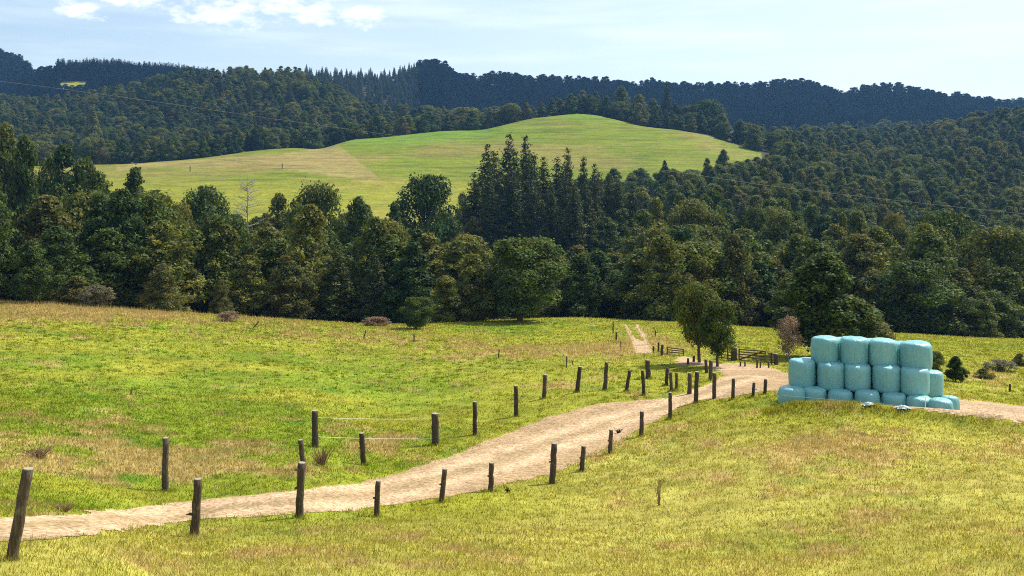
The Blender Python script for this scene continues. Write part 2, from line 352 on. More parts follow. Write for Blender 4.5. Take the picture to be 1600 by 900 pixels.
m_wrap, t, out = mat('aqua_silage_wrap')
tco = N(t, 'ShaderNodeTexCoord').outputs['Object']; oi = N(t, 'ShaderNodeObjectInfo')
wv = N(t, 'ShaderNodeTexWave', wave_type='BANDS', bands_direction='Z'); wv.inputs['Scale'].default_value = 3.0; wv.inputs['Distortion'].default_value = 3.5; wv.inputs['Detail'].default_value = 3; t.links.new(tco, wv.inputs['Vector'])
wr = noise(t, 5, 5, scale_vec(t, tco, (2.5, 2.5, .7)), .6)
c = mixc(t, 1, (.19, .45, .44), ramp(t, oi.outputs['Random'], [(0, (.88, .93, .95)), (1, (1.12, 1.06, 1.04))]), 'MULTIPLY')
c = mixc(t, 1, c, ramp(t, wr, [(.3, (.86, .88, .88)), (.7, (1.13, 1.11, 1.1))]), 'MULTIPLY')
dirt = noise(t, 3.2, 6, scale_vec(t, tco, (1, 1, .45)), .7); c = mixc(t, rng_map(t, dirt, .56, .74, 0, .35), c, (.16, .24, .20))
hh = N(t, 'ShaderNodeMath', operation='MULTIPLY_ADD'); t.links.new(wv.outputs[1], hh.inputs[0]); hh.inputs[1].default_value = .05; t.links.new(wr, hh.inputs[2])
princ(t, out, c, .30, .6, bump(t, hh.outputs[0], .45, .06))
m_scrap, t, out = mat('white_plastic_film'); princ(t, out, (.50, .58, .57), .5, .5)
m_dry, t, out = mat('dry_stalks'); princ(t, out, ramp(t, noise(t, 9, 2), [(.3, (.17, .10, .05)), (.7, (.32, .22, .12))]), .9, .1)

# ------------------------------------------------------------------ patch maps of the pasture and the dirt
def inpoly(px, v, poly):
    inside = np.zeros(np.shape(px), bool); n = len(poly)
    for i in range(n):
        x1, y1 = poly[i]; x2, y2 = poly[(i+1) % n]
        if y1 == y2: continue
        c = ((y1 > v) != (y2 > v)) & (px < (x2-x1)*(v-y1)/(y2-y1)+x1); inside ^= c
    return inside
ROADS = [
 [(-420,792),(-150,800),(0,808),(60,806),(110,802),(200,793),(330,779),(450,768),(560,755),(640,734),(720,706),(800,673),(860,650),(930,632),(1000,625),(1045,622),(1085,607),(1115,598),(1128,588),(1118,578),(1100,572),(1060,572),(1052,561),(1068,556),(1100,564),(1118,568),(1150,567),(1200,572),(1226,582),(1300,590),(1400,602),(1480,624),(1540,628),(1600,635),(1900,650),(1900,690),(1600,664),(1530,652),(1470,648),(1400,640),(1300,626),(1225,610),(1190,613),(1130,624),(1090,627),(1062,637),(1040,649),(1000,671),(950,701),(900,724),(860,742),(760,764),(640,787),(560,797),(430,804),(300,816),(200,829),(100,841),(0,847),(-150,856),(-420,880)],
]
TRACK = [[(973,507),(980,507),(993,528),(1006,534),(999,522),(990,507),(998,507),(1010,524),(1019,550),(1019,553),(992,552),(985,530)]]
def ground_v(x, y):
    D = np.maximum(y, 1); return HV-H(x, y)*F/D
def on_road(x, y, sd=0):
    """True where wheels have worn the turf away"""
    nx = (fbm(x*1.1, y*1.1, 31+sd, 3)-.5); ny = (fbm(x*1.1, y*1.1, 47+sd, 3)-.5); nf = (vnoise(x*5, y*5, 8+sd)-.5)
    xx = x+(nx*.5+nf*.16); yy = y+(ny*.7+nf*.25)
    D = np.maximum(yy, 1); px = 800+F*xx/D; v = HV-H(xx, yy)*F/D
    m = np.zeros(np.shape(px), bool); near = (yy > 6) & (yy < 118)
    for p in ROADS: m |= inpoly(px, v, p)
    tr = np.zeros(np.shape(px), bool)
    for p in TRACK: tr |= inpoly(800+F*x/np.maximum(y, 1), ground_v(x, y), p)
    m = (m & (yy < 85)) | (tr & (y > 60))
    return m & near

def gauss(px, v, cx, cv, sx, sv): return np.exp(-((px-cx)/sx)**2-((v-cv)/sv)**2)
def turf(x, y, z):
    """colour of the grass at a place (linear rgb) and how dry it is"""
    D = np.maximum(y, 1); px, Dd, th = to_pd(x, y); v = HV-z*F/np.maximum(Dd, 1)
    n = fbm(x/5.5, y/5.5, 61, 4); n2 = fbm(x/1.1, y/1.6, 77, 4); n3 = fbm(x/18, y/18, 81, 3)
    near = (Dd < 135)
    # dry seed-head bands and patches where the photo has them
    d = (1.35*gauss(px, v, 130, 482, 330, 26)+.75*gauss(px, v, 560, 528, 170, 13)+.9*gauss(px, v, 820, 548, 190, 13)+.75*gauss(px, v, 1010, 540, 90, 20)
         +.85*gauss(px, v, 60, 700, 170, 42)+.8*gauss(px, v, 330, 722, 150, 24)+.75*gauss(px, v, 600, 690, 60, 14)
         +.75*gauss(px, v, 880, 602, 100, 12)+.5*gauss(px, v, 1080, 645, 90, 22)+.3*gauss(px, v, 620, 845, 260, 40)+.42*gauss(px, v, 1250, 690, 160, 30)+.35*gauss(px, v, 1450, 720, 160, 60)+.25*gauss(px, v, 300, 870, 250, 30)+.5*gauss(px, v, 1560, 590, 70, 14))
    right = sm(px, 700, 1000)*sm(v, 640, 700)+sm(v, 790, 840)*.8
    right = np.clip(right, 0, 1)
    dry = np.clip((d*.95+.12+.12*right+(n-.5)*.9+(n2-.5)*2.1-.16), 0, 1)*near
    lush = np.clip(sm(n3*.6+n*.5, .58, .78)*(1-right*.7)+1.0*gauss(px, v, 430, 600, 380, 85)*sm(n, .28, .55), 0, 1)*near
    # verge beside the road is greener
    g0 = np.array([.250, .262, .026]); gl = np.array([.135, .215, .012]); gd = np.array([.37, .272, .110]); gr = np.array([.335, .312, .068])
    tuft = sm(vnoise(x/1.3, y/2.2, 19)*.6+vnoise(x/.5, y/.8, 23)*.4, .66, .80)*sm(n, .35, .6)*(1-right*.6)*near
    c = g0+(gr-g0)*right[..., None]; c = c+(gl-c)*lush[..., None]*.7; c = c*(1-.42*tuft[..., None]*np.array([1, .45, .6])); c = c+(gd-c)*(sm(dry, .25, .85)*.85)[..., None]
    # hill paddock
    hill = (Dd > 240) & (Dd < 700)
    hn = fbm(x/35, y/35, 91, 4); ter = vnoise(x*.03+fbm(x/20, y/20, 5, 2)*2, z*2.1+y*.05, 12)
    hc = np.array([.135, .178, .010])+(np.array([.205, .170, .045])-np.array([.135, .178, .010]))*np.clip(sm(hn, .42, .66)*.55+sm(ter, .5, .9)*.35, 0, 1)[..., None]
    brown = inpoly(px, v, [(500, 232), (528, 226), (600, 285), (560, 282), (430, 262), (250, 262), (180, 268), (180, 258), (330, 248), (440, 240)])
    hc = np.where(brown[..., None], hc*.35+np.array([.27, .205, .085])*.65, hc)
    edge = gauss(px, v, 600, 215, 90, 12)+.9*gauss(px, v, 930, 180, 60, 9)+.9*gauss(px, v, 720, 205, 80, 10)
    hc = hc+(np.array([.11, .205, .012])-hc)*np.clip(edge*1.1, 0, .85)[..., None]
    strip = sm(v, 275, 292)*(1-sm(v, 345, 372))*(px < 740)
    hc = hc+(np.array([.235, .235, .025])-hc)*(strip*.6)[..., None]
    tan = gauss(px, v, 700, 352, 26, 16)
    hc = hc+(np.array([.42, .33, .18])-hc)*np.clip(tan*1.2, 0, 1)[..., None]
    c = np.where(hill[..., None], hc, c)
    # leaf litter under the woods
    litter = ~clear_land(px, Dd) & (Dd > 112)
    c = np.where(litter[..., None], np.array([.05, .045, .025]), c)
    return c, dry

# where the woods stand, in bearing and distance
def edge_near(px): return np.interp(px, [-700, 0, 150, 300, 450, 600, 750, 900, 1050, 1200, 1400, 1600, 2300], [106, 107, 114, 120, 121, 122, 124, 127, 122, 125, 126, 132, 134])
def crest(px): return np.interp(px, [-700, 0, 150, 300, 450, 600, 750, 900, 1050, 1140, 1200], [510, 510, 500, 520, 560, 600, 620, 640, 595, 560, 545])
def wood_far(px): return np.interp(px, [-700, 0, 60, 150, 300, 500, 640, 700, 740, 850, 950, 1050, 1130, 1190, 1215], [360, 340, 330, 265, 240, 238, 225, 212, 290, 370, 410, 425, 455, 510, 2600])
def clear_land(px, D):
    """paddock between the near woods and the hill crest (and the small far clearing)"""
    field = D < edge_near(px)
    hill = (D > wood_far(px)) & (D < crest(px)+4) & (px < 1204)
    nook = (np.abs(px-117) < 25) & (D > 1140) & (D < 1192)
    return field | hill | nook

# ------------------------------------------------------------------ ground sheet
pxs = np.arange(-700, 2301, 4.0); th_f = np.arctan((pxs-800)/F)
th_b = np.linspace(th_f[-1], th_f[0]+2*math.pi, 100)[1:-1]
ths = np.concatenate([th_f, th_b]); na = len(ths)
Dr = np.exp(np.linspace(math.log(1.2), math.log(2500), 640)); Dr = np.unique(np.concatenate([Dr, np.arange(39, 48, .14)])); nr = len(Dr)
TH, DD = np.meshgrid(ths, Dr)
thw = np.where(TH > math.pi, TH-2*math.pi, TH); tf = np.clip(thw, -TMAX, TMAX)
RR = DD/np.cos(tf)
X = RR*np.sin(TH); Y = RR*np.cos(TH); Z = H(X, Y)
ctr = len(X.ravel())
V = np.concatenate([np.stack([X.ravel(), Y.ravel(), Z.ravel()], 1), [[0, 0, float(H(0.0, 0.01))]]])
idx = np.arange(nr*na).reshape(nr, na); nxt = np.roll(idx, -1, 1)
Q = np.stack([idx[:-1], nxt[:-1], nxt[1:], idx[1:]], -1).reshape(-1, 4)
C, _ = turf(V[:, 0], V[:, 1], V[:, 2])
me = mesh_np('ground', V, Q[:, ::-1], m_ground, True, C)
ground = tag(obj('ground', me), kind='structure')
# close the small hole at the camera's feet
me = mesh_np('ground_near', np.concatenate([V[idx[0]], V[-1:]]), np.stack([np.full(na, na), np.arange(na), np.roll(np.arange(na), -1)], 1)[:, ::-1], m_ground, True, np.concatenate([C[idx[0]], C[-1:]]))
tag(obj('ground', me), kind='structure')

# gravel road: a draped sheet of worn ground
rp = np.arange(-480, 1960, 2.0); rD = np.exp(np.arange(math.log(11), math.log(125), .0035))
PX, RD = np.meshgrid(rp, rD); xx = (PX-800)*RD/F; yy = RD
mk = on_road(xx, yy); zz = H(xx, yy)+.012
def cells(mask):
    m = mask[:-1, :-1] & mask[1:, :-1] & mask[:-1, 1:] & mask[1:, 1:]
    ii = np.arange(mask.size).reshape(mask.shape)
    q = np.stack([ii[:-1, :-1][m], ii[:-1, 1:][m], ii[1:, 1:][m], ii[1:, :-1][m]], 1)
    u, inv = np.unique(q, return_inverse=True); return u, inv.reshape(q.shape)
CL = [at(p, v_)[:2] for p, v_ in ((-150, 828), (0, 827), (100, 820), (200, 811), (330, 797), (450, 785), (600, 768), (700, 744), (800, 713), (880, 685), (950, 660), (1010, 645), (1060, 630), (1110, 608), (1165, 590))]
def cl_dist(x, y):
    best = np.full(np.shape(x), 99.0)
    for (ax, ay), (bx, by) in zip(CL[:-1], CL[1:]):
        L2 = (bx-ax)**2+(by-ay)**2; t_ = np.clip(((x-ax)*(bx-ax)+(y-ay)*(by-ay))/L2, 0, 1); best = np.minimum(best, np.hypot(x-ax-t_*(bx-ax), y-ay-t_*(by-ay)))
    return best
dcl = cl_dist(xx, yy)+(fbm(xx/3, yy/3, 15, 2)-.5)*.5
rut = np.exp(-((dcl-.78)/.30)**2); mid = np.exp(-(dcl/.28)**2); outer = sm(dcl, 1.25, 1.8)*(dcl < 5)
mott = .82+.36*fbm(xx/1.2, yy/1.2, 88, 4)
RT = (np.array([1.0, .97, .93])[None, None]*(1.08+.22*rut[..., None]-.28*mid[..., None]*np.array([.8, .75, 1.2])-.22*outer[..., None]*np.array([.8, .9, 1.3])))*mott[..., None]
far = RD > 86
for nm, msk in (('gravel_road', mk & ~(far & (PX < 1030))), ('wheel_track', mk & far & (PX < 1030))):
    u, q = cells(msk)
    if len(q):
        me = mesh_np(nm, np.stack([xx.ravel()[u], yy.ravel()[u], zz.ravel()[u]], 1), q, m_road, True, RT.reshape(-1, 3)[u])
        tag(obj(nm, me), kind='structure')

# ------------------------------------------------------------------ grass blades
def scatter(n, d0, d1, pxa=-120, pxb=1720):
    D = np.sqrt(rng.uniform(d0*d0, d1*d1, n))*np.exp(rng.normal(0, .10, n)); px = rng.uniform(pxa, pxb, n)
    return (px-800)*D/F, D
def blades(x, y, nb, hgt, wid, keepdry=None, spread=.06, lean=.5, shade=1.0):
    n = len(x); z = H(x, y); c, dry = turf(x, y, z)
    ok = ~(on_road(x, y, 3) & (on_road(x, y) | (rng.random(n) < .5)))
    if keepdry is not None: ok &= rng.random(n) < keepdry(dry, x, y)
    x, y, z, c, dry = x[ok], y[ok], z[ok], c[ok], dry[ok]; n = len(x)
    X0 = np.repeat(x, nb)+rng.normal(0, 1, n*nb)*np.repeat(spread(y) if callable(spread) else np.full(n, spread), nb)
    Y0 = np.repeat(y, nb)+rng.normal(0, 1, n*nb)*np.repeat(spread(y) if callable(spread) else np.full(n, spread), nb)
    Z0 = np.repeat(z, nb)-.01
    hh = np.repeat(hgt(y, dry), nb)*rng.uniform(.45, 1.25, n*nb); ww = np.repeat(wid(y), nb)*rng.uniform(.6, 1.4, n*nb)
    a = rng.uniform(0, 2*math.pi, n*nb); b = rng.uniform(0, 2*math.pi, n*nb); l = rng.uniform(.1, 1, n*nb)*lean*hh
    dx = np.cos(a)*ww/2; dy = np.sin(a)*ww/2
    v = np.empty((n*nb, 3, 3)); v[:, 0] = np.stack([X0-dx, Y0-dy, Z0], 1); v[:, 1] = np.stack([X0+dx, Y0+dy, Z0], 1)
    v[:, 2] = np.stack([X0+np.cos(b)*l, Y0+np.sin(b)*l, Z0+hh], 1)
    cc = np.repeat(c*rng.uniform(.62, 1.42, (n, 1)), nb, 0)*rng.uniform(.70, 1.40, (n*nb, 1))*shade; cc = cc*rng.uniform(.90, 1.10, (n*nb, 3))
    st = rng.random(n*nb) < (.06+.55*np.clip(np.repeat(dry, nb)-.2, 0, 1)); cc[st] = np.array([.45, .37, .18])*rng.uniform(.7, 1.35, (st.sum(), 1))
    cc = np.repeat(cc[:, None], 3, 1)
    return v.reshape(-1, 3), cc.reshape(-1, 3)
allv = []; allc = []
def addb(r): allv.append(r[0]); allc.append(r[1])
hg = lambda y, dry: .055+.05*dry+.0004*y
for (n, d0, d1, nb, pa, pb) in ((62000, 8, 24, 5, -700, 2300), (76000, 24, 50, 5, -350, 1950), (84000, 50, 122, 4, -160, 1760)):
    x, y = scatter(n, d0, d1, pa, pb)
    addb(blades(x, y, nb, hg, (lambda yy: np.maximum(.009, yy*.00085)), None, (lambda yy: .03+yy*.0022), .9))
# rank tussocks the stock have left
x, y = scatter(5200, 11, 95)
addb(blades(x, y, 26, (lambda y, dry: .13+.05*dry), (lambda yy: np.maximum(.010, yy*.0007)), (lambda dry, x, y: .25+.9*sm(fbm(x/4, y/4, 71, 2), .45, .65)), (lambda yy: .10+.0*yy), .9, np.array([.84, .94, .8])))
# taller dry seed stems where the paddock is rank
x, y = scatter(60000, 12, 112)
addb(blades(x, y, 3, lambda y, dry: .16+.28*dry, lambda y: np.maximum(.006, y*.00035), lambda dry, x, y: np.clip(dry*1.3-.35, 0, 1), .12, .45))
x = rng.uniform(11.0, 21.0, 9000); y = np.interp(x, [11.6, 19.6], [45.2, 42.6])-.1-np.abs(rng.normal(0, .8, 9000))
addb(blades(x, y, 4, lambda y, dry: .17+.0*y, lambda y: np.maximum(.02, y*.0006), None, .08, .6))
# ------------------------------------------------------------------ trees
def leaves_on(centres, radii, n, size, r, up=.25, flat=.8):
    """leaf sprays on clump shells: triangles facing roughly outwards"""
    centres = np.asarray(centres); radii = np.asarray(radii); w = radii**2; w = w/w.sum()
    k = r.choice(len(centres), n, p=w); d = r.normal(0, 1, (n, 3)); d[:, 2] += up; d /= np.linalg.norm(d, axis=1)[:, None]
    rad = radii[k]*(1-.45*r.random(n)**2.2)*(1+.22*r.normal(0, 1, n)*(r.random(n) < .4))
    p = centres[k]+d*rad[:, None]*np.array([1, 1, flat])+r.normal(0, .10, (n, 3))
    nrm = d+r.normal(0, .55, (n, 3)); nrm[:, 2] += .25; nrm /= np.linalg.norm(nrm, axis=1)[:, None]
    t = np.cross(nrm, r.normal(0, 1, (n, 3))); t /= np.linalg.norm(t, axis=1)[:, None]+1e-9; b = np.cross(nrm, t)
    s = size*r.uniform(.5, 1.5, n)[:, None]
    v = np.empty((n, 3, 3)); v[:, 0] = p-t*s*.6-b*s*.4; v[:, 1] = p+t*s*.6-b*s*.35; v[:, 2] = p+b*s*.9+t*s*r.uniform(-.3, .3, (n, 1))
    cl = r.uniform(.70, 1.40, len(centres))[k]*r.uniform(.75, 1.3, n)
    hue = r.normal(0, .07, len(centres))[k]
    c = np.stack([cl*(1+hue*1.3), cl, cl*(1-hue)], 1)
    return v.reshape(-1, 3), np.repeat(c, 3, 0)
def crown_native(r, n=6500, form='ovoid', size=.30, base=.10, N_=60):
    """lumpy crown for a tree 10 m tall; radius about 3.6 m"""
    cs = []; rs = []; lop = r.uniform(-.5, .5, 2); pha = r.uniform(0, 6.28); N_ = 95 if form == 'totara' else N_
    for i in range(N_):
        t = (i+.5)/N_; hh = r.random()**.9
        if form == 'cone': env = 3.5*(1-hh)**.8*min(1, hh*4+.5); rad = r.uniform(.55, .95)*(.5+.6*(1-hh))
        elif form == 'round': env = 3.8*math.sqrt(max(0, 1-(2*hh-.95)**2*.95)); rad = r.uniform(.75, 1.45)
        elif form == 'totara': env = 3.6*max(0, 1-hh)**.58*min(1, .6+hh*1.9); rad = r.uniform(.42, .95)*(1.1-.45*hh)
        else: env = 3.7*math.sqrt(max(0, 1-hh**2.7))*min(1, .62+hh*1.9); rad = r.uniform(.65, 1.4)*(1.05-.35*hh)
        a = r.uniform(0, 2*math.pi)
        if form == 'totara': env *= 1+.28*math.sin(3*a+pha)*math.sin(5*hh+pha)
        q = max(0, env-rad*.55)*r.choice([1, 1, 1, .55])*r.uniform(.85, 1.08)
        h = base*10+(10-base*10)*hh
        cs.append((math.cos(a)*q+lop[0]*hh, math.sin(a)*q+lop[1]*hh, min(h, 10-rad*.75))); rs.append(rad)
    for hh in (.2, .4, .6, .8):           # heart of the crown
        cs.append((0, 0, 10*(base+(1-base)*hh)-.4)); rs.append(1.9*(1.25-hh) if form != 'round' else 1.6)
    v, c = leaves_on(cs, rs, n, size, r); return v, c, cs
def crown_pine(r, n=6000, size=.34, base=.16, openness=0.0, topheavy=False):
    """whorled conifer crown for a tree 10 units tall (scaled up later), radius about 1.5"""
    cs = []; rs = []; h = base
    while h < .985:
        hh = (h-base)/(1-base); env = (1.6*(1-hh)**.95+.08) if not topheavy else 1.25*math.sin(math.pi*min(1, .25+.75*hh))**.7
        k = int(4+3*(1-hh)); a0 = r.uniform(0, 6.28)
        for j in range(k):
            a = a0+6.28*j/k+r.uniform(-.35, .35); q = env*r.uniform(.6, 1.1)
            for f in (.45, .8, 1.0):
                if r.random() < openness: continue
                cs.append((math.cos(a)*q*f, math.sin(a)*q*f, h*10+q*f*.35+r.uniform(-.1, .1))); rs.append((.07+.32*(1-hh))*(1.15-.35*f))
        h += r.uniform(.035, .055)
    cs.append((0, 0, 9.9)); rs.append(.07)
    v, c = leaves_on(cs, rs, n, size*.36, r, .2, .75); return v, c, cs
def wood(r, cs, H10=10, tr=.22, reach=.62, n=9, limbs=True):
    m = MB(); z0 = -.6; pts = [(0, 0, z0), (0, 0, 0)]; x = y = 0; rad = [tr*1.35, tr*1.1]
    for i in range(1, 7):
        x += r.uniform(-.12, .12); y += r.uniform(-.12, .12); z = H10*reach*1.35*i/6; pts.append((x, y, min(z, H10*.93))); rad.append(tr*(1-i/7.2))
    m.tube(pts, rad, 7)
    if limbs:
        pick = [cs[i] for i in r.choice(len(cs), min(n, len(cs)), replace=False)]
        for c in pick:
            s = Vector((0, 0, max(.8, c[2]*.62))); e = Vector(c); mid = s.lerp(e, .5)+Vector((0, 0, .25))
            m.tube([s, mid, e], [tr*.42, tr*.28, tr*.10], 5)
    return m
PROTO = {}
def make_proto(key, v, c, m_foliage, woodmb, m_wood):
    cm = mesh_np('crown', v, np.arange(len(v), dtype=np.int32).reshape(-1, 3), m_foliage, False, c)
    tm = bpy.data.meshes.new('trunk'); tm.from_pydata(woodmb.v, [], woodmb.f); tm.update(); tm.materials.append(m_wood)
    for p in tm.polygons: p.use_smooth = True
    PROTO[key] = (cm, tm)
for i in range(4):
    r = np.random.default_rng(100+i); v, c, cs = crown_native(r, 15000, 'ovoid', .19, .05); make_proto(f'ovoid{i}', v, c, m_leaf, wood(r, cs), m_bark)
for i in range(5):
    r = np.random.default_rng(150+i); v, c, cs = crown_native(r, 16000, 'totara', .18, .04); make_proto(f'totara{i}', v, c, m_leaf, wood(r, cs), m_bark)
for i in range(2):
    r = np.random.default_rng(200+i); v, c, cs = crown_native(r, 15000, 'round', .19, .10); make_proto(f'round{i}', v, c, m_leaf, wood(r, cs), m_bark)
for i in range(3):
    r = np.random.default_rng(300+i); v, c, cs = crown_native(r, 14000, 'cone', .19, .04); make_proto(f'cone{i}', v, c, m_leaf, wood(r, cs), m_bark)
for i in range(4):
    r = np.random.default_rng(400+i); v, c, cs = crown_pine(r, 17000, .28, .09); make_proto(f'pine{i}', v, c, m_pine, wood(r, cs, 10, .10, .7, 14), m_bark)
for i in range(3):
    r = np.random.default_rng(500+i); v, c, cs = crown_pine(r, 4000, .42, .36, .15, True); make_proto(f'lank{i}', v, c, m_ridge_shade, wood(r, cs, 10, .09, .7, 5), m_bark)
for i in range(3):
    r = np.random.default_rng(550+i); v, c, cs = crown_native(r, 3000, 'ovoid' if i else 'round', .42, .04); make_proto(f'ridge{i}', v, c, m_ridge_shade, wood(r, cs, limbs=False), m_bark)
for i in range(2):
    r = np.random.default_rng(600+i); v, c, cs = crown_native(r, 16000, 'totara', .17, .02); make_proto(f'olive{i}', v, c, m_olive, wood(r, cs, 10, .16), m_bark)
for i in range(2):
    r = np.random.default_rng(630+i); v, c, cs = crown_native(r, 20000, 'round', .20, .27); make_proto(f'gate{i}', v, c, m_leaf, wood(r, cs, 10, .30, .62, 16), m_bark)
r = np.random.default_rng(610); v, c, cs = crown_native(r, 4500, 'round', .20, .22); make_proto('withered', v, c, m_brown, wood(r, cs, 10, .14, .62, 30), m_grey)
r = np.random.default_rng(611); v, c, cs = crown_native(r, 5000, 'round', .26, .02); make_proto('scrub', v, c, m_scrub, wood(r, cs, 10, .14, .5, 20), m_bark)
r = np.random.default_rng(612); v, c, cs = crown_native(r, 5000, 'round', .26, .02); make_proto('brownscrub', v, c, m_brown, wood(r, cs, 10, .14, .5, 20), m_bark)
for i in range(2):
    r = np.random.default_rng(620+i); v, c, cs = crown_native(r, 26000, 'totara' if i else 'round', .17, .13); make_proto(f'near{i}', v, c, m_leaf, wood(r, cs, 10, .26, .62, 18), m_bark)

def plant(key, x, y, height, radius, label, cat, group=None, name='native_tree', rz=None, base_r=3.4, sink=.1, tilt=0, z=None):
    cm, tm = PROTO[key]
    if key.startswith('pine') or key.startswith('lank'): base_r = 1.55
    z = (float(H(x, y)) if z is None else z)-sink
    o = empty(name, (x, y, z), random.uniform(0, 6.28) if rz is None else rz)
    if tilt: o.rotation_euler[0] = tilt
    sz = height/10.0; sx = radius/base_r; o.scale = (sx, sx, sz)
    a = obj('crown', cm, o); b = obj('trunk', tm, o)
    tag(o, label, cat, group); return o
def plant_px(key, px, D, topv, rpx, label, cat, group=None, name='native_tree', **k):
    x, y, z = P(px, D); zt = -(topv-HV)*D/F; return plant(key, x, y, max(1.0, zt-z)*1.0+.1, rpx*D/F, label, cat, group, name, **k)

OCC = []      # trees already placed: (px, D) so the filler keeps its distance
def F_(key, px, D, topv, rpx, label, cat='tree', name='native_tree', group=None, **k):
    OCC.append((px, D, rpx)); return plant_px(key, px, D, topv, rpx, label, cat, group, name, **k)

# the trees one can pick out
F_('cone0', 12, 190, 196, 62, 'tall dark conical tree rising above the wood at the left edge', base_r=3.2)
F_('totara1', 100, 185, 228, 56, 'broad dark tree on the skyline between the left-edge tree and the grass hill')
F_('totara2', 152, 170, 270, 52, 'dark pointed tree standing just left of the small spired tree below the hill paddock')
F_('cone1', 212, 185, 262, 54, 'dark spired tree whose narrow tip overlaps the left end of the hill paddock', base_r=3.2)
F_('totara3', 245, 170, 300, 50, 'dark tree filling the skyline just right of the spired tree')
F_('round0', 322, 175, 293, 42, 'dark round-headed tree below the hill paddock left of the bare dead tree')
F_('totara1', 436, 178, 304, 42, 'small dark crown on the skyline just right of the bare dead tree')
F_('round1', 500, 178, 289, 44, 'wide round dark tree in front of the middle of the hill paddock')
F_('totara2', 563, 176, 309, 46, 'dark tree with a ragged top between two wider crowns below the paddock')
F_('cone2', 620, 185, 318, 40, 'small dark tree just left of the big round tree by the bare clearing', base_r=3.2)
F_('round0', 667, 205, 275, 46, 'big round dark tree left of the bare clearing and the pine stand')
F_('round1', 722, 285, 303, 11, 'lone small shrub on the grass left of the pine stand', 'shrub', 'shrub')
F_('scrub', 704, 255, 334, 9, 'small dark bush at the top of the bare clearing', 'bush', 'bush')
F_('ovoid0', 692, 240, 345, 9, 'low dark bush beside the bare clearing', 'bush', 'bush')
F_('near0', 812, 117, 372, 62, 'dark spreading tree casting shade on the field at the foot of the pines')
F_('totara4', 740, 120, 398, 48, 'broad dark tree just left of the spreading tree at the wood edge')
F_('olive0', 905, 150, 385, 55, 'olive brown tree right of the spreading tree at the wood edge')
F_('olive1', 345, 117, 437, 20, 'narrow olive young tree at the wood edge behind the brown bush')
F_('near1', 48, 104, 378, 42, 'grey-green tree with a pale trunk at the left end of the wood', 'tree')
F_('olive0', 112, 108, 432, 36, 'low grey-green bush beside the pale-trunked tree', 'bush', 'bush')
F_('scrub', 150, 106, 446, 24, 'smaller grey scrub bush at the end of the dry grass crest', 'bush', 'bush')
F_('olive1', 250, 112, 412, 38, 'olive coloured tree overhanging the crest of the left paddock')
F_('olive0', 455, 122, 400, 46, 'lighter olive tree leaning out of the wood above the left paddock')
F_('brownscrub', 356, 99, 486, 16, 'brown dry bush standing alone on the crest of the left paddock', 'bush', 'bush')
F_('brownscrub', 588, 110, 499, 19, 'heap of reddish brown scrub at the wood edge', 'scrub', 'scrub')
F_('near0', 650, 105, 464, 24, 'small dark bushy tree standing forward of the wood edge')
F_('totara0', 700, 118, 430, 40, 'dark tree behind the small bushy tree at the wood edge')
F_('gate0', 1093, 70, 441, 30, 'dark-crowned tree on two stems beside the driveway bend')
F_('gate1', 1121, 67, 470, 27, 'rounder olive-crowned tree leaning against the dark tree at the driveway bend')
F_('near1', 1285, 74, 398, 82, 'large dark tree standing behind the wrapped bales')
F_('olive0', 1362, 78, 478, 45, 'olive shrub at the right foot of the large tree behind the bales', 'shrub', 'shrub')
F_('withered', 1232, 71, 494, 19, 'small withered tree with pinkish brown leaves left of the bales')
F_('near1', 1493, 62, 557, 19, 'round dark bush on the grass right of the bales', 'bush', 'bush', base_r=3.6)
F_('near0', 1455, 64, 548, 16, 'dark bush half hidden behind the right end of the bales', 'bush', 'bush')
F_('round1', 1460, 130, 438, 58, 'broad dark green tree at the field edge above the round bush')
F_('ovoid0', 1555, 136, 455, 40, 'dark tree at the far field edge near the right side')
F_('cone0', 1130, 420, 234, 22, 'dark pointed conifer standing against the right end of the hill paddock', base_r=3.2)
F_('cone1', 1104, 405, 247, 17, 'smaller pointed conifer next to the right end of the hill paddock', base_r=3.2)
F_('cone2', 1040, 400, 251, 14, 'pointed dark tree low against the middle right of the hill paddock', base_r=3.2)
F_('pine3', 1042, 700, 128, 16, 'tall dark pine rising behind the crest of the hill paddock', name='pine_tree')
F_('round0', 1105, 655, 156, 26, 'round dark tree behind the right shoulder of the hill paddock')
F_('round1', 1075, 660, 166, 18, 'smaller round tree beside the round dark tree on the hill shoulder')
F_('round0', 726, 690, 168, 26, 'olive round tree rising behind the left part of the hill crest')
F_('totara0', 290, 895, 104, 26, 'dark broad tree topping the wooded hill on the left')
F_('cone0', 145, 640, 168, 18, 'dark pointed tree standing out of the wooded hillside at left', base_r=3.2)
for i, (px, tv, rp_, kk, lab) in enumerate([
    (893, 150, 14, 'totara0', 'leftmost of the trees clustered behind the top of the hill paddock'), (910, 141, 15, 'totara1', 'pointed tree behind the very crest of the hill paddock'), (932, 143, 16, 'cone1', 'second pointed tree behind the crest of the hill paddock'),
    (948, 150, 14, 'totara3', 'dark tree right of the two pointed ones behind the crest'), (972, 136, 20, 'totara4', 'tallest broad tree behind the right side of the hill crest'), (1000, 148, 20, 'totara2', 'tree between the tallest crest tree and the tall dark pine'),
    (1024, 154, 17, 'totara0', 'dark tree just left of the tall dark pine on the hill'), (1058, 162, 16, 'totara3', 'tree just right of the tall dark pine on the hill'), (1122, 172, 20, 'totara1', 'low tree right of the round dark tree on the hill shoulder')]):
    F_(kk, px, 655+3*(i % 3), tv, rp_, lab)
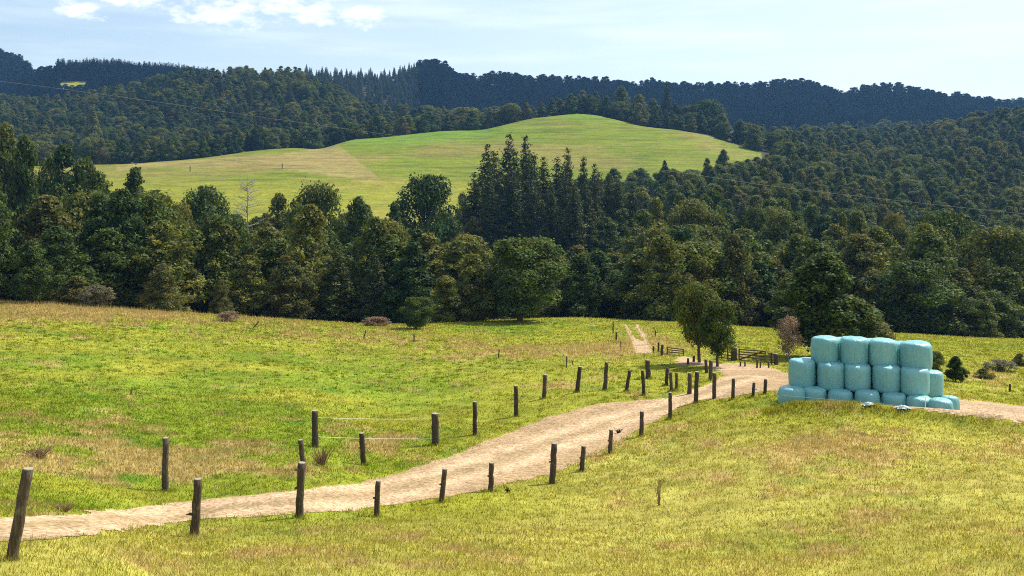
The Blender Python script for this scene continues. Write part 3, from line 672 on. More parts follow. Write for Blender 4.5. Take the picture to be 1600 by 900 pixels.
for i, (px, tv, rp_, D, lab) in enumerate([
    (742, 268, 22, 252, 'outermost low pine at the left edge of the pine stand'), (757, 227, 20, 258, 'first tall pine at the left side of the pine stand'), (774, 236, 18, 248, 'pine between the leftmost tall pine and the highest one'),
    (791, 211, 21, 262, 'highest pine of the stand'), (806, 232, 18, 250, 'pine just right of the highest pine'), (821, 214, 20, 260, 'second highest pine in the middle of the tall group'),
    (836, 240, 17, 250, 'pine right of the second highest pine'), (849, 246, 17, 262, 'pine at the right side of the tall group'), (866, 242, 16, 255, 'slim pine just right of the gap in the stand'),
    (887, 233, 17, 265, 'pine with the highest tip of the right-hand group'), (908, 244, 14, 258, 'slender spire pine right of the right-hand group tip'), (928, 257, 15, 256, 'last pine at the right end of the stand'),
    (862, 285, 18, 240, 'shorter pine in front of the gap in the stand'), (900, 285, 18, 240, 'shorter pine in front of the right-hand group'), (948, 272, 15, 262, 'short pine standing apart right of the stand'),
    (768, 268, 17, 240, 'shorter pine before the first tall pine'), (800, 262, 18, 241, 'shorter pine before the highest pine'), (832, 274, 17, 239, 'shorter pine before the right side of the tall group'), (880, 268, 15, 262, 'pine filling the back of the right-hand group'), (918, 282, 15, 243, 'low pine before the slender spire pine'), (937, 268, 14, 264, 'pine behind the last pine of the stand'), (965, 280, 14, 262, 'lower pine just beyond the short one standing apart'), (985, 284, 14, 262, 'lowest pine trailing off to the right')]):
    F_(f'pine{i%4}', px, D, tv, rp_*1.85, lab, 'pine tree', 'pine_tree', 'stand of tall pines below the hill paddock', tilt=random.uniform(-.035, .035))

F_('totara3', 34, 160, 214, 44, 'second tall dark tree, right beside the tallest left-edge one')
F_('ovoid1', 124, 190, 250, 38, 'dark tree whose top meets the left tip of the hill paddock')
F_('ovoid3', 78, 190, 244, 30, 'bushy dark tree filling the gap left of the broad left skyline tree')
F_('totara4', 142, 188, 256, 30, 'dark tree overlapping the very left end of the hill paddock')
F_('ovoid2', 178, 165, 300, 36, 'dark bushy tree just left of the spired tree')
F_('ovoid0', 285, 165, 318, 34, 'dark tree filling the dip left of the round-headed tree')
F_('ovoid2', 470, 165, 322, 36, 'dark bushy tree just left of the wide round skyline tree')
# bare dead tree
def dead_tree(px, D, topv, label):
    x, y, z = P(px, D); h = -(topv-HV)*D/F-z; r = np.random.default_rng(5)
    o = empty('dead_tree', (x, y, z)); m = MB(); m.tube([(0, 0, -.4), (.1, 0, h*.5), (0, .1, h)], [.22, .13, .03], 6); m.build('trunk', m_grey, o)
    b = MB()
    for i in range(80):
        zz = h*r.uniform(.45, .98); a = r.uniform(0, 6.28); L = (h-zz)*.33+r.uniform(.3, 1.3); e = Vector((math.cos(a)*L, math.sin(a)*L, zz+L*r.uniform(.1, .6)))
        b.tube([(0, 0, zz), e], [.05, .02], 4, False)
        for q in range(3):
            s = Vector((0, 0, zz)).lerp(e, r.uniform(.4, .9)); b.tube([s, s+Vector((r.uniform(-.5, .5), r.uniform(-.5, .5), r.uniform(.1, .5)))], [.03, .015], 3, False)
    b.build('bare_branches', m_grey, o); tag(o, label, 'tree'); OCC.append((px, D, 15))
dead_tree(386, 172, 274, 'bare grey dead tree rising above the front wood')

# filler woods: place, keep what can be seen, largest 230 as objects, the rest as stuff
def grid(d0, d1, step, pxa, pxb):
    ys = np.arange(d0, d1, step); out_ = []
    for yv in ys:
        xs = np.arange((pxa-800)*yv/F, (pxb-800)*yv/F, step)
        out_.append(np.stack([xs+rng.uniform(-.42, .42, len(xs))*step, yv+rng.uniform(-.42, .42, len(xs))*step], 1))
    return np.concatenate(out_)
T = np.concatenate([np.c_[g, np.full(len(g), s)] for g, s in ((grid(100, 240, 6.0, -330, 1930), 6.0), (grid(240, 560, 7.0, -250, 1850), 7.0), (grid(560, 1060, 9.5, -150, 1750), 9.5), (grid(1060, 1560, 7.5, -120, 1720), 7.0), (grid(1196, 1290, 6.5, 85, 340), 9.0))])
px = 800+F*T[:, 0]/T[:, 1]; D = T[:, 1]
ok = ~clear_land(px, D)
for (a, b, rp_) in OCC: ok &= ~((np.abs(px-a) < max(rp_*.55, 4)) & (np.abs(D-b) < max(rp_*b/F*.7, 2.5)))
# keep the paddock strip under the spreading tree and the tracks open
ok &= ~((np.abs(px-800) < 70) & (D < 128))
ok &= ~((np.abs(px-985) < 14) & (D < 126))
T = T[ok]; px = px[ok]; D = D[ok]; n = len(T)
z = H(T[:, 0], T[:, 1])
step = T[:, 2]
hn = rng.random(n)
hgt = np.where(D < 240, 9.5+7.5*hn, np.where(D < 560, 8.0+7*hn, np.where(D < 1060, 8+6*hn, 8+5*hn)))
hgt *= np.where((D < 240), .78+.5*fbm(T[:, 0]/22, T[:, 1]/22, 5, 2), 1)
fe = sm(D-edge_near(px), 0, 9); hgt = np.where(D < 160, hgt*(.62+.38*fe), hgt)
radw = np.where(D < 240, 1.12, 1.0)*step*.70*rng.uniform(.85, 1.25, n)
# no crown may hide the open hill paddock: limit heights by the skyline the photo shows
sky_px = [-200, 0, 50, 62, 72, 82, 105, 128, 145, 180, 235, 262, 285, 350, 385, 455, 540, 600, 630, 700, 715, 728, 745, 960, 1000, 1060, 1100, 1150, 1200, 1216, 1230]
sky_v = [190, 205, 225, 262, 262, 238, 232, 252, 268, 290, 292, 318, 320, 322, 330, 318, 322, 335, 335, 372, 372, 352, 300, 262, 262, 262, 258, 250, 238, 236, 100]
lim = np.interp(px, sky_px, sky_v)+rng.uniform(0, 14, n)
lim = np.where((D < 238) & (px > 728) & (px < 985), np.maximum(lim, 392+rng.uniform(0, 30, n)), lim)
lim = np.where((D < 200) & (px >= 985) & (px < 1300), np.maximum(lim, 345+rng.uniform(0, 40, n)), lim)
near_w = (D < np.minimum(wood_far(px), 560)+5) & (px < 1225)
near_w = near_w | ((D < 200) & (px >= 985) & (px < 1300)); topmax = -(lim-HV)*D/F-z
hgt = np.where(near_w, np.minimum(hgt, topmax), hgt); 
keep = hgt > 3.5; T = T[keep]; px = px[keep]; D = D[keep]; z = z[keep]; hgt = hgt[keep]; radw = radw[keep]; radw = np.minimum(radw, hgt*.48); n = len(T)
# rough visibility from the camera: a low-resolution id buffer, near to far
order = np.argsort(D); W_, H_ = 460, 180
zb = np.full((H_, W_), 1e9); idb = np.full((H_, W_), -1, int); X0, S = -120, 4.0
gx = X0+S*(np.arange(W_)+.5)
horizonv = np.full(W_, 1000.0)
# terrain skyline per column as it grows with distance
Dq = np.exp(np.linspace(math.log(90), math.log(1650), 260)); 
gv = np.stack([HV-H((gx-800)*d/F, np.full_like(gx, d))*F/d for d in Dq])   # rows by distance
gmin = np.minimum.accumulate(gv, 0)
score = np.zeros(n)
for k in order:
    tv = HV-(z[k]+hgt[k])*F/D[k]; bv = HV-z[k]*F/D[k]; w = radw[k]*F/D[k]
    i0 = int(max(0, (px[k]-w-X0)/S)); i1 = int(min(W_-1, (px[k]+w-X0)/S)+1); 
    if i1 <= i0: continue
    q = np.searchsorted(Dq, D[k])-1; occl = gmin[max(q, 0), i0:i1].min() if q >= 0 else 1000
    j0 = int(max(0, (tv-60)/3.0)); j1 = int(min(H_, (min(bv, occl+2)-60)/3.0)+1)
    if j1 <= j0: continue
    sub = idb[j0:j1, i0:i1]; free = sub < 0; score[k] = free.sum(); 
    jj, ii = np.nonzero(free)
    core = np.abs((ii+.5)/(i1-i0)-.5) < .42
    sub[jj[core], ii[core]] = k
cnt = np.bincount(idb[idb >= 0], minlength=n)
vis = score > 0
print('filler', n, 'seen', vis.sum(), 'core', (cnt > 0).sum())
KEYS = ['totara0', 'totara1', 'totara2', 'totara3', 'totara4', 'ovoid0', 'ovoid2', 'round0', 'round1', 'cone0', 'cone1', 'cone2', 'pine0', 'pine2', 'olive0', 'olive1']
KW = np.array([.13, .13, .13, .13, .13, .05, .05, .04, .04, .04, .04, .04, .02, .02, .03, .03]); 
kind = rng.choice(len(KEYS), n, p=KW/KW.sum())
size_rank = np.argsort(-(cnt*1.0)); ind = [k for k in size_rank if cnt[k] > 0 and D[k] < 420 and -60 < px[k] < 1660][:235]
indset = set(ind)
LM = [(12, 190, 'the tallest left-edge tree'), (98, 178, 'the broad left skyline tree'), (150, 170, 'the pointed left skyline tree'), (212, 185, 'the spired tree'), (322, 175, 'the left round-headed tree'), (386, 172, 'the bare dead tree'),
 (500, 178, 'the wide round skyline tree'), (563, 176, 'the ragged-topped tree'), (667, 205, 'the big round tree'), (742, 252, 'the outermost low pine'), (791, 262, 'the highest pine'), (887, 265, 'the right-hand pine group'), (948, 262, 'the short last pine'),
 (812, 117, 'the spreading shade tree'), (905, 150, 'the olive brown tree'), (345, 117, 'the narrow olive tree'), (48, 104, 'the pale-trunked tree'), (112, 104, 'the grey-green bush'), (250, 112, 'the overhanging olive tree'), (455, 122, 'the leaning olive tree'),
 (588, 106, 'the brown scrub heap'), (650, 98, 'the small forward tree'), (985, 118, 'the wheel track'), (1040, 400, 'the paddock-foot conifer'), (1130, 420, 'the paddock-end conifer'), (1105, 75, 'the two-stem driveway tree'), (1175, 95, 'the farm gate'),
 (1232, 71, 'the withered tree'), (1290, 100, 'the big bale-side tree'), (1362, 95, 'the bale-side shrub'), (1460, 130, 'the broad field-edge tree'), (1555, 136, 'the right field-edge tree'), (1350, 240, 'the wooded gully'), (1500, 260, 'the lower right slope'), (1250, 300, 'the slope below the cable'), (1180, 240, 'the bush above the gate')]
def relation(p, d):
    best = min(LM, key=lambda q: abs(q[0]-p)/30+abs(math.log(q[1]/d))*6); a, b, nm_ = best
    dx = p-a; dd = d/b
    side = ('right of ' if dx > 14 else 'left of ' if dx < -14 else '')
    depth = ('far behind ' if dd > 1.35 else 'behind ' if dd > 1.08 else 'in front of ' if dd < .93 else '')
    if side and depth == 'behind ': r_ = 'behind and '+side
    elif side and depth == 'far behind ': r_ = 'uphill and '+side
    elif side and depth: r_ = 'before and '+side
    else: r_ = side or depth or 'close beside '
    return r_+nm_
used = {}
labs = {}
tones = ['']
for k in ind:
    key = KEYS[kind[k]]
    f = 'narrow dark pine' if key.startswith('pine') else 'pointed dark tree' if key.startswith('cone') else 'round dark tree' if key.startswith('round') else 'olive bushy tree' if key.startswith('olive') else 'bushy dark tree'
    ratio = hgt[k]/radw[k]
    s_ = ('tall slim ' if hgt[k] > 12 and ratio > 3.1 else 'tall ' if hgt[k] > 12 else 'low wide ' if hgt[k] < 9 and ratio < 2.2 else 'low ' if hgt[k] < 9 else 'broad ' if ratio < 2.4 else '')
    labs[k] = [s_+f, relation(px[k], D[k])]
from collections import defaultdict
gr_ = defaultdict(list)
for k in ind: gr_[tuple(labs[k])].append(k)
for key_, ks_ in gr_.items():
    if len(ks_) == 2:
        a_, b_ = sorted(ks_, key=lambda q: px[q])
        if abs(px[a_]-px[b_]) > 9: labs[a_][0] = 'left one: '+labs[a_][0]; labs[b_][0] = 'right one: '+labs[b_][0]
        else:
            a_, b_ = sorted(ks_, key=lambda q: D[q]); labs[a_][0] = 'nearer: '+labs[a_][0]; labs[b_][0] = 'farther: '+labs[b_][0]
    elif len(ks_) > 2:
        for w_, q in zip(['leftmost', 'second from left', 'third from left', 'fourth from left', 'fifth from left', 'sixth from left', 'seventh from left', 'eighth from left', 'ninth from left', 'tenth from left', 'eleventh from left', 'twelfth from left'], sorted(ks_, key=lambda q: px[q])): labs[q][0] = w_+': '+labs[q][0]
for k in ind:
    for w_ in ('dark ', 'low ', 'tall '):
        if len(' '.join(labs[k]).split()) > 15: labs[k][0] = labs[k][0].replace(w_, '')
    key = KEYS[kind[k]]; nm = 'pine_tree' if key.startswith('pine') else 'native_tree'
    if key.startswith('pine'): radw[k] *= .62
    plant(key, T[k, 0], T[k, 1], hgt[k], radw[k], ' '.join(labs[k]), 'tree', 'trees of the dark wood behind the paddocks', nm, base_r=3.2 if key.startswith('cone') else 3.4, z=z[k])

def gn_forest(name, sel, keys, label, matkeys=None):
    """one stuff object: points with height/width/turn, tree crowns and trunks instanced on them"""
    sel = np.asarray(sel); m = len(sel)
    if m == 0: return
    me = bpy.data.meshes.new(name); me.vertices.add(m)
    co = np.stack([T[sel, 0], T[sel, 1], z[sel]-.2], 1).astype(np.float32); me.vertices.foreach_set('co', co.ravel())
    s = np.stack([radw[sel]/3.4, radw[sel]/3.4, hgt[sel]/10], 1).astype(np.float32)
    ks = rng.choice(len(keys), m); 
    for i, kk in enumerate(keys):
        if kk.startswith(('pine', 'lank')): s[ks == i, :2] *= 2.19*.6
    a = me.attributes.new('sc', 'FLOAT_VECTOR', 'POINT'); a.data.foreach_set('vector', s.ravel())
    a = me.attributes.new('turn', 'FLOAT_VECTOR', 'POINT'); rt = np.zeros((m, 3), np.float32); rt[:, 2] = rng.uniform(0, 6.28, m); a.data.foreach_set('vector', rt.ravel())
    a = me.attributes.new('sort', 'INT', 'POINT'); a.data.foreach_set('value', ks.astype(np.int32))
    o = obj(name, me); tag(o, label, 'forest', kind='stuff')
    ng = bpy.data.node_groups.new(name, 'GeometryNodeTree'); ng.interface.new_socket('Geometry', in_out='INPUT', socket_type='NodeSocketGeometry'); ng.interface.new_socket('Geometry', in_out='OUTPUT', socket_type='NodeSocketGeometry')
    gi = ng.nodes.new('NodeGroupInput'); go = ng.nodes.new('NodeGroupOutput')
    g2i = ng.nodes.new('GeometryNodeGeometryToInstance')
    for kk in keys[::-1]:
        for part in (0, 1):
            pass
    join = None
    def attr(nm_, ty):
        n_ = ng.nodes.new('GeometryNodeInputNamedAttribute'); n_.data_type = ty; n_.inputs[0].default_value = nm_; return n_
    asc = attr('sc', 'FLOAT_VECTOR'); atn = attr('turn', 'FLOAT_VECTOR'); aso = attr('sort', 'INT')
    def outs(n_): return [q for q in n_.outputs if q.enabled][0]
    jn = ng.nodes.new('GeometryNodeJoinGeometry')
    e2r = ng.nodes.new('FunctionNodeEulerToRotation'); ng.links.new(outs(atn), e2r.inputs[0])
    for i, kk in enumerate(keys):
        for part in (0, 1):
            src = SRC[kk][part]
            oi_ = ng.nodes.new('GeometryNodeObjectInfo'); oi_.transform_space = 'ORIGINAL'; oi_.inputs[0].default_value = src; oi_.inputs['As Instance'].default_value = True
            iop = ng.nodes.new('GeometryNodeInstanceOnPoints'); cmp = ng.nodes.new('FunctionNodeCompare'); cmp.data_type = 'INT'; cmp.operation = 'EQUAL'
            ci = [q for q in cmp.inputs if q.enabled]; ng.links.new(outs(aso), ci[0]); ci[1].default_value = i
            ng.links.new(gi.outputs[0], iop.inputs['Points']); ng.links.new(cmp.outputs[0], iop.inputs['Selection']); ng.links.new(oi_.outputs['Geometry'], iop.inputs['Instance'])
            ng.links.new(e2r.outputs[0], iop.inputs['Rotation']); ng.links.new(outs(asc), iop.inputs['Scale']); ng.links.new(iop.outputs[0], jn.inputs[0])
    ng.nodes.remove(g2i); ng.links.new(jn.outputs[0], go.inputs[0])
    md = o.modifiers.new('woods', 'NODES'); md.node_group = ng
SRC = {k: (bpy.data.objects.new('crown_source', v[0]), bpy.data.objects.new('trunk_source', v[1])) for k, v in PROTO.items()}   # never linked to the scene
plz = (px > 88) & (px < 337) & (D > 1194) & (D < 1302)
rest = np.array([k for k in range(n) if k not in indset and (vis[k] or D[k] < 200 or plz[k])])
Dr_ = D[rest]; pr = px[rest]
mixk = ['totara0', 'totara1', 'totara2', 'totara3', 'totara4', 'totara1', 'ovoid0', 'ovoid2', 'round0', 'cone0', 'cone2', 'olive0', 'pine1']
slope = rest[(Dr_ < crest(pr)) & ~((pr > 1200) & (Dr_ > 560))]
lefthill = rest[(Dr_ >= crest(pr)) & (pr < 1215) & (Dr_ < 1060)]
righthill = rest[(pr >= 1200) & (Dr_ > 560) & (Dr_ < 1060)]
lefthill = np.setdiff1d(lefthill, slope); righthill = np.setdiff1d(righthill, np.union1d(slope, lefthill))
gn_forest('wooded_slope', slope, mixk, 'dense dark green bush covering the slope behind the front trees')
gn_forest('wooded_hill', lefthill, mixk+['pine3'], 'wooded hill of mixed green trees behind the grass hill')
gn_forest('wooded_hillside', righthill, mixk+['pine3'], 'wooded hillside rising at the right edge')
far_ = rest[Dr_ >= 1060]; pf = px[far_]; Df = D[far_]
far_ = far_[~((pf > 290) & (pf < 337) & (Df > 1196) & (Df < 1290) & (rng.random(len(far_)) < (pf-280)/60))]; pf = px[far_]; Df = D[far_]
under_ = far_[(pf > 85) & (pf < 335) & (Df > 1196) & (Df < 1300)][::2]
plant_ = far_[(rng.random(len(far_)) < .55) & (pf > 90) & (pf < 335) & (Df > 1190) & (Df < 1300)]
darkr = np.setdiff1d(far_, plant_)
hg0 = hgt.copy(); rd0 = radw.copy(); hgt[under_] = rng.uniform(8, 12, len(under_)); radw[under_] = 6.5
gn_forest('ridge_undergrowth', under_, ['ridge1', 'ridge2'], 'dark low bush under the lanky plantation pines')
hgt[plant_] = rng.uniform(17, 27, len(plant_))*(1-.25*sm(px[plant_], 250, 335)); radw[plant_] = 5.2*rng.uniform(.8, 1.2, len(plant_))
l2 = darkr[(px[darkr] > 325) & (px[darkr] < 655)]; darkr = np.setdiff1d(darkr, l2); hgt[l2] = rng.uniform(13, 18, len(l2)); radw[l2] = 5.5
l3 = darkr[px[darkr] < 92]; hgt[l3] = rng.uniform(14, 20, len(l3)); hgt[darkr] *= .85+.5*sm(fbm(T[darkr, 0]/45, T[darkr, 1]/200, 33, 3), .3, .75); bump_ = darkr[np.abs(px[darkr]-680) < 26]; hgt[bump_] += 3
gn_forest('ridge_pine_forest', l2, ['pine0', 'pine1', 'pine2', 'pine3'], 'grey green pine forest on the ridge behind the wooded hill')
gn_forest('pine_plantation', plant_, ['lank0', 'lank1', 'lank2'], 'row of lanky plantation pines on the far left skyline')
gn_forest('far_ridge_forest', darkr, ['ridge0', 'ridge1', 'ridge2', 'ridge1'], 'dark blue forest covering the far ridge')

# ------------------------------------------------------------------ fence posts
POSTXY = []
def post(px, bv, tpx, tv, wpx, label, group=None, insul=None, dmax=118, name='fence_post', dmin=8, D=None, mat_=None):
    D = hit(px, bv, dmax=dmax, dmin=dmin) if D is None else D; x, y, z = P(px, D); s = D/F; POSTXY.append((x, y))
    h = (bv-tv)*s; top = ((tpx-px)*s, 0, h); r = wpx*s/2; rr = random.Random(int(px*7+bv))
    o = empty(name, (x, y, z)); m = MB(); nseg = 7; pts = []; rad = []
    leany = rr.uniform(-.03, .03)*h
    for i in range(nseg+1):
        f = i/nseg; w = rr.uniform(-.12, .12)*r if 0 < i < nseg else 0
        pts.append((top[0]*f+w, leany*f+w*.6, h*f)); rad.append(r*(1.06-.1*f)*rr.uniform(.94, 1.06))
    pts.insert(0, (-top[0]*.3/max(h, .1), 0, -.35)); rad.insert(0, r*1.08)
    m.tube(pts, rad, 9, True, rr.uniform(0, 1))
    body = m.build('shaft', mat_ or m_post, o, True)
    # shade the caps flat
    for p in body.data.polygons:
        if len(p.vertices) > 4: p.use_smooth = False
    e = MB(); a = Vector(pts[-1]); dr = (Vector(pts[-1])-Vector(pts[-2])).normalized(); e.tube([a+dr*.001, a+dr*.006+Vector((0, 0, .004))], [rad[-1]*.97, rad[-1]*.9], 9); 
    if wpx > 5.5: e.build('sawn_top', m_postend, o)
    if insul == 'black':
        q = MB(); zc = h*.39; xb = top[0]*.39-r; q.tube([(xb+.02, -.02, zc), (xb-.05, -.03, zc+.01)], [.035, .03], 8); q.tube([(xb-.05, -.03, zc+.01), (xb-.11, -.03, zc-.01)], [.018, .012], 6); q.build('insulator', m_black, o)
    elif insul == 'side':
        q = MB(); zc = h*.55; xb = top[0]*.55-r; q.tube([(xb+.02, -.03, zc), (xb-.04, -.04, zc)], [.03, .022], 7); q.build('insulator', m_black, o)
    elif insul == 'white':
        q = MB(); zc = h*.6; xb = top[0]*.6+r; q.tube([(xb-.02, -.03, zc), (xb+.05, -.04, zc+.01), (xb+.09, -.04, zc-.05)], [.05, .06, .03], 8); q.build('insulator', m_white, o)
    tag(o, label, 'stake' if name == 'fence_stake' else 'fence post', group); return o, (x, y, z), h
G1 = 'fence posts along the near side of the driveway'; G2 = 'fence posts along the far side of the driveway'; G3 = 'far fence posts round the track and gates'
NEAR = [
 (18,876,44,733,17,'thick post leaning right in the bottom left corner, nearest of all',None),
 (304,838,309,749,13,'stout post with a black insulator sticking out on its left',"black"),
 (467,810,472,723,12,'stout near-side post with the crooked short post right behind it','side'),
 (588,808,591,752,8.5,'short slim post right of the stout post at the grass edge','side'),
 (690,785,695,733,8,'slightly leaning short post, third after the insulator post','side'),
 (767,768,768,723,8,'short post at the gravel edge just before the taller one','side'),
 (863,756,866,693,9.5,'tall post in the middle of the near row where the driveway narrows','side'),
 (909,737,912,697,7.5,'short post just beyond the tall middle post','side'),
 (953,709,955,672,6.5,'short post with a green weed beside its top','side'),
 (1002,682,1003,643,6.5,'slim post two beyond the tall middle post, against grass and gravel',None),
 (1047,655,1047,613,6,'post standing where the driveway goes out of sight behind the grass rise',None),
 (1087,630,1089,581,7,'tallest post on the grass rise by the bend',None),
 (1116,623,1116,583,6,'post on the grass rise just right of the tallest one',None),
 (1145,625,1146,592,5.5,'lone thin post on the rise in front of the gravel yard',None),
 (1176,622,1178,598,5,'small post with a white insulator before the gravel yard','white'),
 (1195,616,1196,593,5.5,'small post nearest to the bales',None)]
for p in NEAR: post(p[0], p[1], p[2], p[3], p[4], p[5], G1, p[6])
FARS = [
 (258,767,258,685,10,'tall straight post on the far verge at left, in the brown grass',None),
 (475,736,469,688,8,'crooked short post leaning left behind the stout near post',None),
 (492,699,492,642,10.5,'thick post at the left end of the white wires',None),
 (568,727,565,677,8.5,'post standing below the white wires between the two thick posts','side'),
 (680,696,680,646,11.5,'thick post at the right end of the white wires',None),
 (742,680,742,628,7,'slim post next after the thick right-hand wire post',None),
 (807,650,806,603,7,'slim dark post above the widest stretch of the driveway',None),
 (850,623,852,586,6.5,'post in the brown grass where the far row starts to level',None),
 (902,613,906,573,6.5,'leaning post in the brown grass, fourth from the thick wire post',None),
 (945,610,948,566,6.5,'taller far-side post before the two leaning ones',None),
 (979,612,984,579,5.5,'short right-leaning post on the far verge near the bend',None),
 (1006,618,1004,579,5.5,'short left-leaning post on the far verge at the bend',None)]
for p in FARS: post(p[0], p[1], p[2], p[3], p[4], p[5], G2, p[6])
G3L = [
 (1013,592,1012,563,8,'squat mossy strainer post in the grass beyond the bend'),
 (1041,603,1043,575,5.5,'left of two close posts beyond the vanishing driveway'),
 (1049,612,1048,582,5,'dark post directly behind the vanishing-point post'),
 (1057,610,1057,583,4.5,'right of the close posts beyond the vanishing driveway'),
 (1077,616,1078,583,6.5,'dark post just left of the tallest post on the rise'),
 (1104,583,1103,562,5,'post at the foot of the roadside trees, left one'),
 (1110,595,1111,563,6,'post at the foot of the roadside trees, right one'),
 (1034,556,1035,539,4.5,'dark strainer post of the small far gate'),
 (1029,550,1029,535,3,'thin post left of the small far gate'),
 (1021,551,1021,541,3,'short post at the lower end of the wheel track'),
 (1024,526,1024,516,2.2,'reddish small post right of the wheel track'),
 (963,532,963,519,2.4,'small dark post left of the wheel track, nearer one'),
 (958,521,958,503,2.0,'thin post left of the wheel track, at its top'),
 (970,544,970,533,1.8,'faint thin post left of the lower wheel track'),
 (1075,570,1075,560,3.5,'stub post at the left of the pale yard entrance'),
 (1084,566,1084,556,4,'stub post in the middle of the yard entrance'),
 (1093,562,1093,553,3.5,'stub post right in the yard entrance'),
 (1157,573,1157,565,2.6,'tiny stub left under the farm gate'),
 (1164,573,1164,565,2.6,'tiny stub second from left under the farm gate'),
 (1183,575,1183,561,3,'stub post under the middle of the farm gate'),
 (1188,575,1188,565,2.4,'tiny stub beside the middle stub under the gate'),
 (1201,575,1201,565,2.6,'tiny stub right under the farm gate'),
 (1578,612,1578,600,3.2,'small dark post in the weeds at the far right')]
for p in G3L: post(*p, G3)
post(568,530,572,516,1.8,'thin leaning stake at the crest left of the brown scrub heap', 'thin stakes on the paddock', name='fence_stake')
post(647,534,647,521,2.0,'thin upright stake below the small bushy tree', 'thin stakes on the paddock', name='fence_stake')
post(396,512,405,502,2.0,'black stake leaning right on the left paddock crest', 'thin stakes on the paddock', name='fence_stake')
post(779,560,780,546,2.0,'thin stake in the dry grass above the far row', 'thin stakes on the paddock', name='fence_stake')
post(885,575,885,557,1.8,'thin stake in the grass behind the leaning far-side post', 'thin stakes on the paddock', name='fence_stake')
post(297,267,297,258,1.4,'tiny far post on the left part of the hill paddock', 'posts on the hill paddock', D=455)
post(441,267,441,258,1.4,'tiny far post on the hill paddock above the round tree', 'posts on the hill paddock', D=455)

# white wires between the thick posts
def wirepts(p1, v1, p2, v2, n=12, sag=.03, D1=None, D2=None, b1=None, b2=None):
    D1 = D1 or hit(p1, b1); D2 = D2 or hit(p2, b2)
    a = Vector(((p1-800)*D1/F, D1-.06, -(v1-HV)*D1/F)); b = Vector(((p2-800)*D2/F, D2-.06, -(v2-HV)*D2/F))
    return [a.lerp(b, i/n)-Vector((0, 0, sag*math.sin(math.pi*i/n))) for i in range(n+1)]
for v1, v2, lab in ((652, 654, 'upper white wire between the two thick posts'), (682, 685, 'lower white wire between the two thick posts')):
    m = MB(); m.tube(wirepts(496, v1, 676, v2, b1=699, b2=696), [.007]*13, 5); tag(m.build('fence_wire', m_wire), lab, 'wire', 'white wires between the thick posts')

# power cable over the valley
pl = [(-300, 96), (0, 127), (150, 146), (480, 193), (800, 236), (1045, 267), (1200, 290), (1400, 313), (1600, 334), (1900, 362)]
pp = np.linspace(-300, 1900, 60); pv = pchip([a for a, b in pl], [b for a, b in pl], pp)
m = MB(); m.tube([((a-800)*104/F, 104, -(b-HV)*104/F) for a, b in zip(pp, pv)], [.008]*60, 5)
tag(m.build('power_cable', m_cable), 'thin pale overhead cable sagging across the whole valley', 'cable')

# ------------------------------------------------------------------ farm gates
def farm_gate(p1, b1, t1, p2, b2, t2, rails, label, D1=None, D2=None, brace=True):
    D1 = D1 or hit(p1, b1); D2 = D2 or hit(p2, b2)
    def W(px, D, v): return Vector(((px-800)*D/F, D, -(v-HV)*D/F))
    o = empty('farm_gate', W(p1, D1, b1)); org = Vector(o.location)
    A0, A1, B0, B1 = W(p1, D1, b1)-org, W(p1, D1, t1)-org, W(p2, D2, b2)-org, W(p2, D2, t2)-org
    for i in range(rails):
        f = (i/(rails-1))**.85; m = MB(); m.box(A0.lerp(A1, f), B0.lerp(B1, f), .03, .075); m.build('rail', m_rail, o)
    for f in (0.015, .985):
        m = MB(); a = A0.lerp(B0, f); b = A1.lerp(B1, f); m.box(a-Vector((0, .034, .03)), b+Vector((0, -.034, .04)), .09, .034, up=(0, 1, 0)); m.build('stile', m_rail, o)
    if brace:
        m = MB(); m.box(A0.lerp(B0, .03)+Vector((0, -.04, .04)), A1.lerp(B1, .93)+Vector((0, -.04, 0)), .03, .09); m.build('brace', m_rail, o)
    tag(o, label, 'gate'); return D1, D2
farm_gate(1154, 562.5, 546, 1196, 567, 549, 5, 'five-rail timber farm gate with a long diagonal brace')
farm_gate(1042, 554, 543, 1068, 556, 546, 4, 'small dark far gate at the end of the wheel track', brace=False)
post(1147,563.5,1147,543,10,'thick post hanging the braced farm gate at its left', G3)
post(1213,570,1213,553,7,'dark post closing the rails at the right of the farm gate', G3)
def rail_fence(p1, b1, p2, b2, hpx, rails, posts, label):
    D1 = hit(p1, b1); D2 = hit(p2, b2)
    a = Vector(P(p1, D1)); b = Vector(P(p2, D2)); o = empty('rail_fence', a); h = hpx*D1/F
    for i in range(rails):
        zz = Vector((0, 0, .12+(h-.16)*i/(rails-1))); m = MB(); m.box(zz, b-a+zz, .035, .07); m.build('rail', m_rail, o)
    for k in range(posts):
        f = (k+.5)/posts; q = (b-a)*f; m = MB(); m.tube([q+Vector((0, -.06, -.3)), q+Vector((0, -.06, h+.06))], [.055, .05], 7); m.build('post', m_post, o)
    tag(o, label, 'fence')
rail_fence(1122, 561, 1142, 563, 18, 4, 2, 'short rail fence between the roadside trees and the farm gate')
rail_fence(1199, 568, 1211, 570, 17, 4, 1, 'short rail panel right of the farm gate')

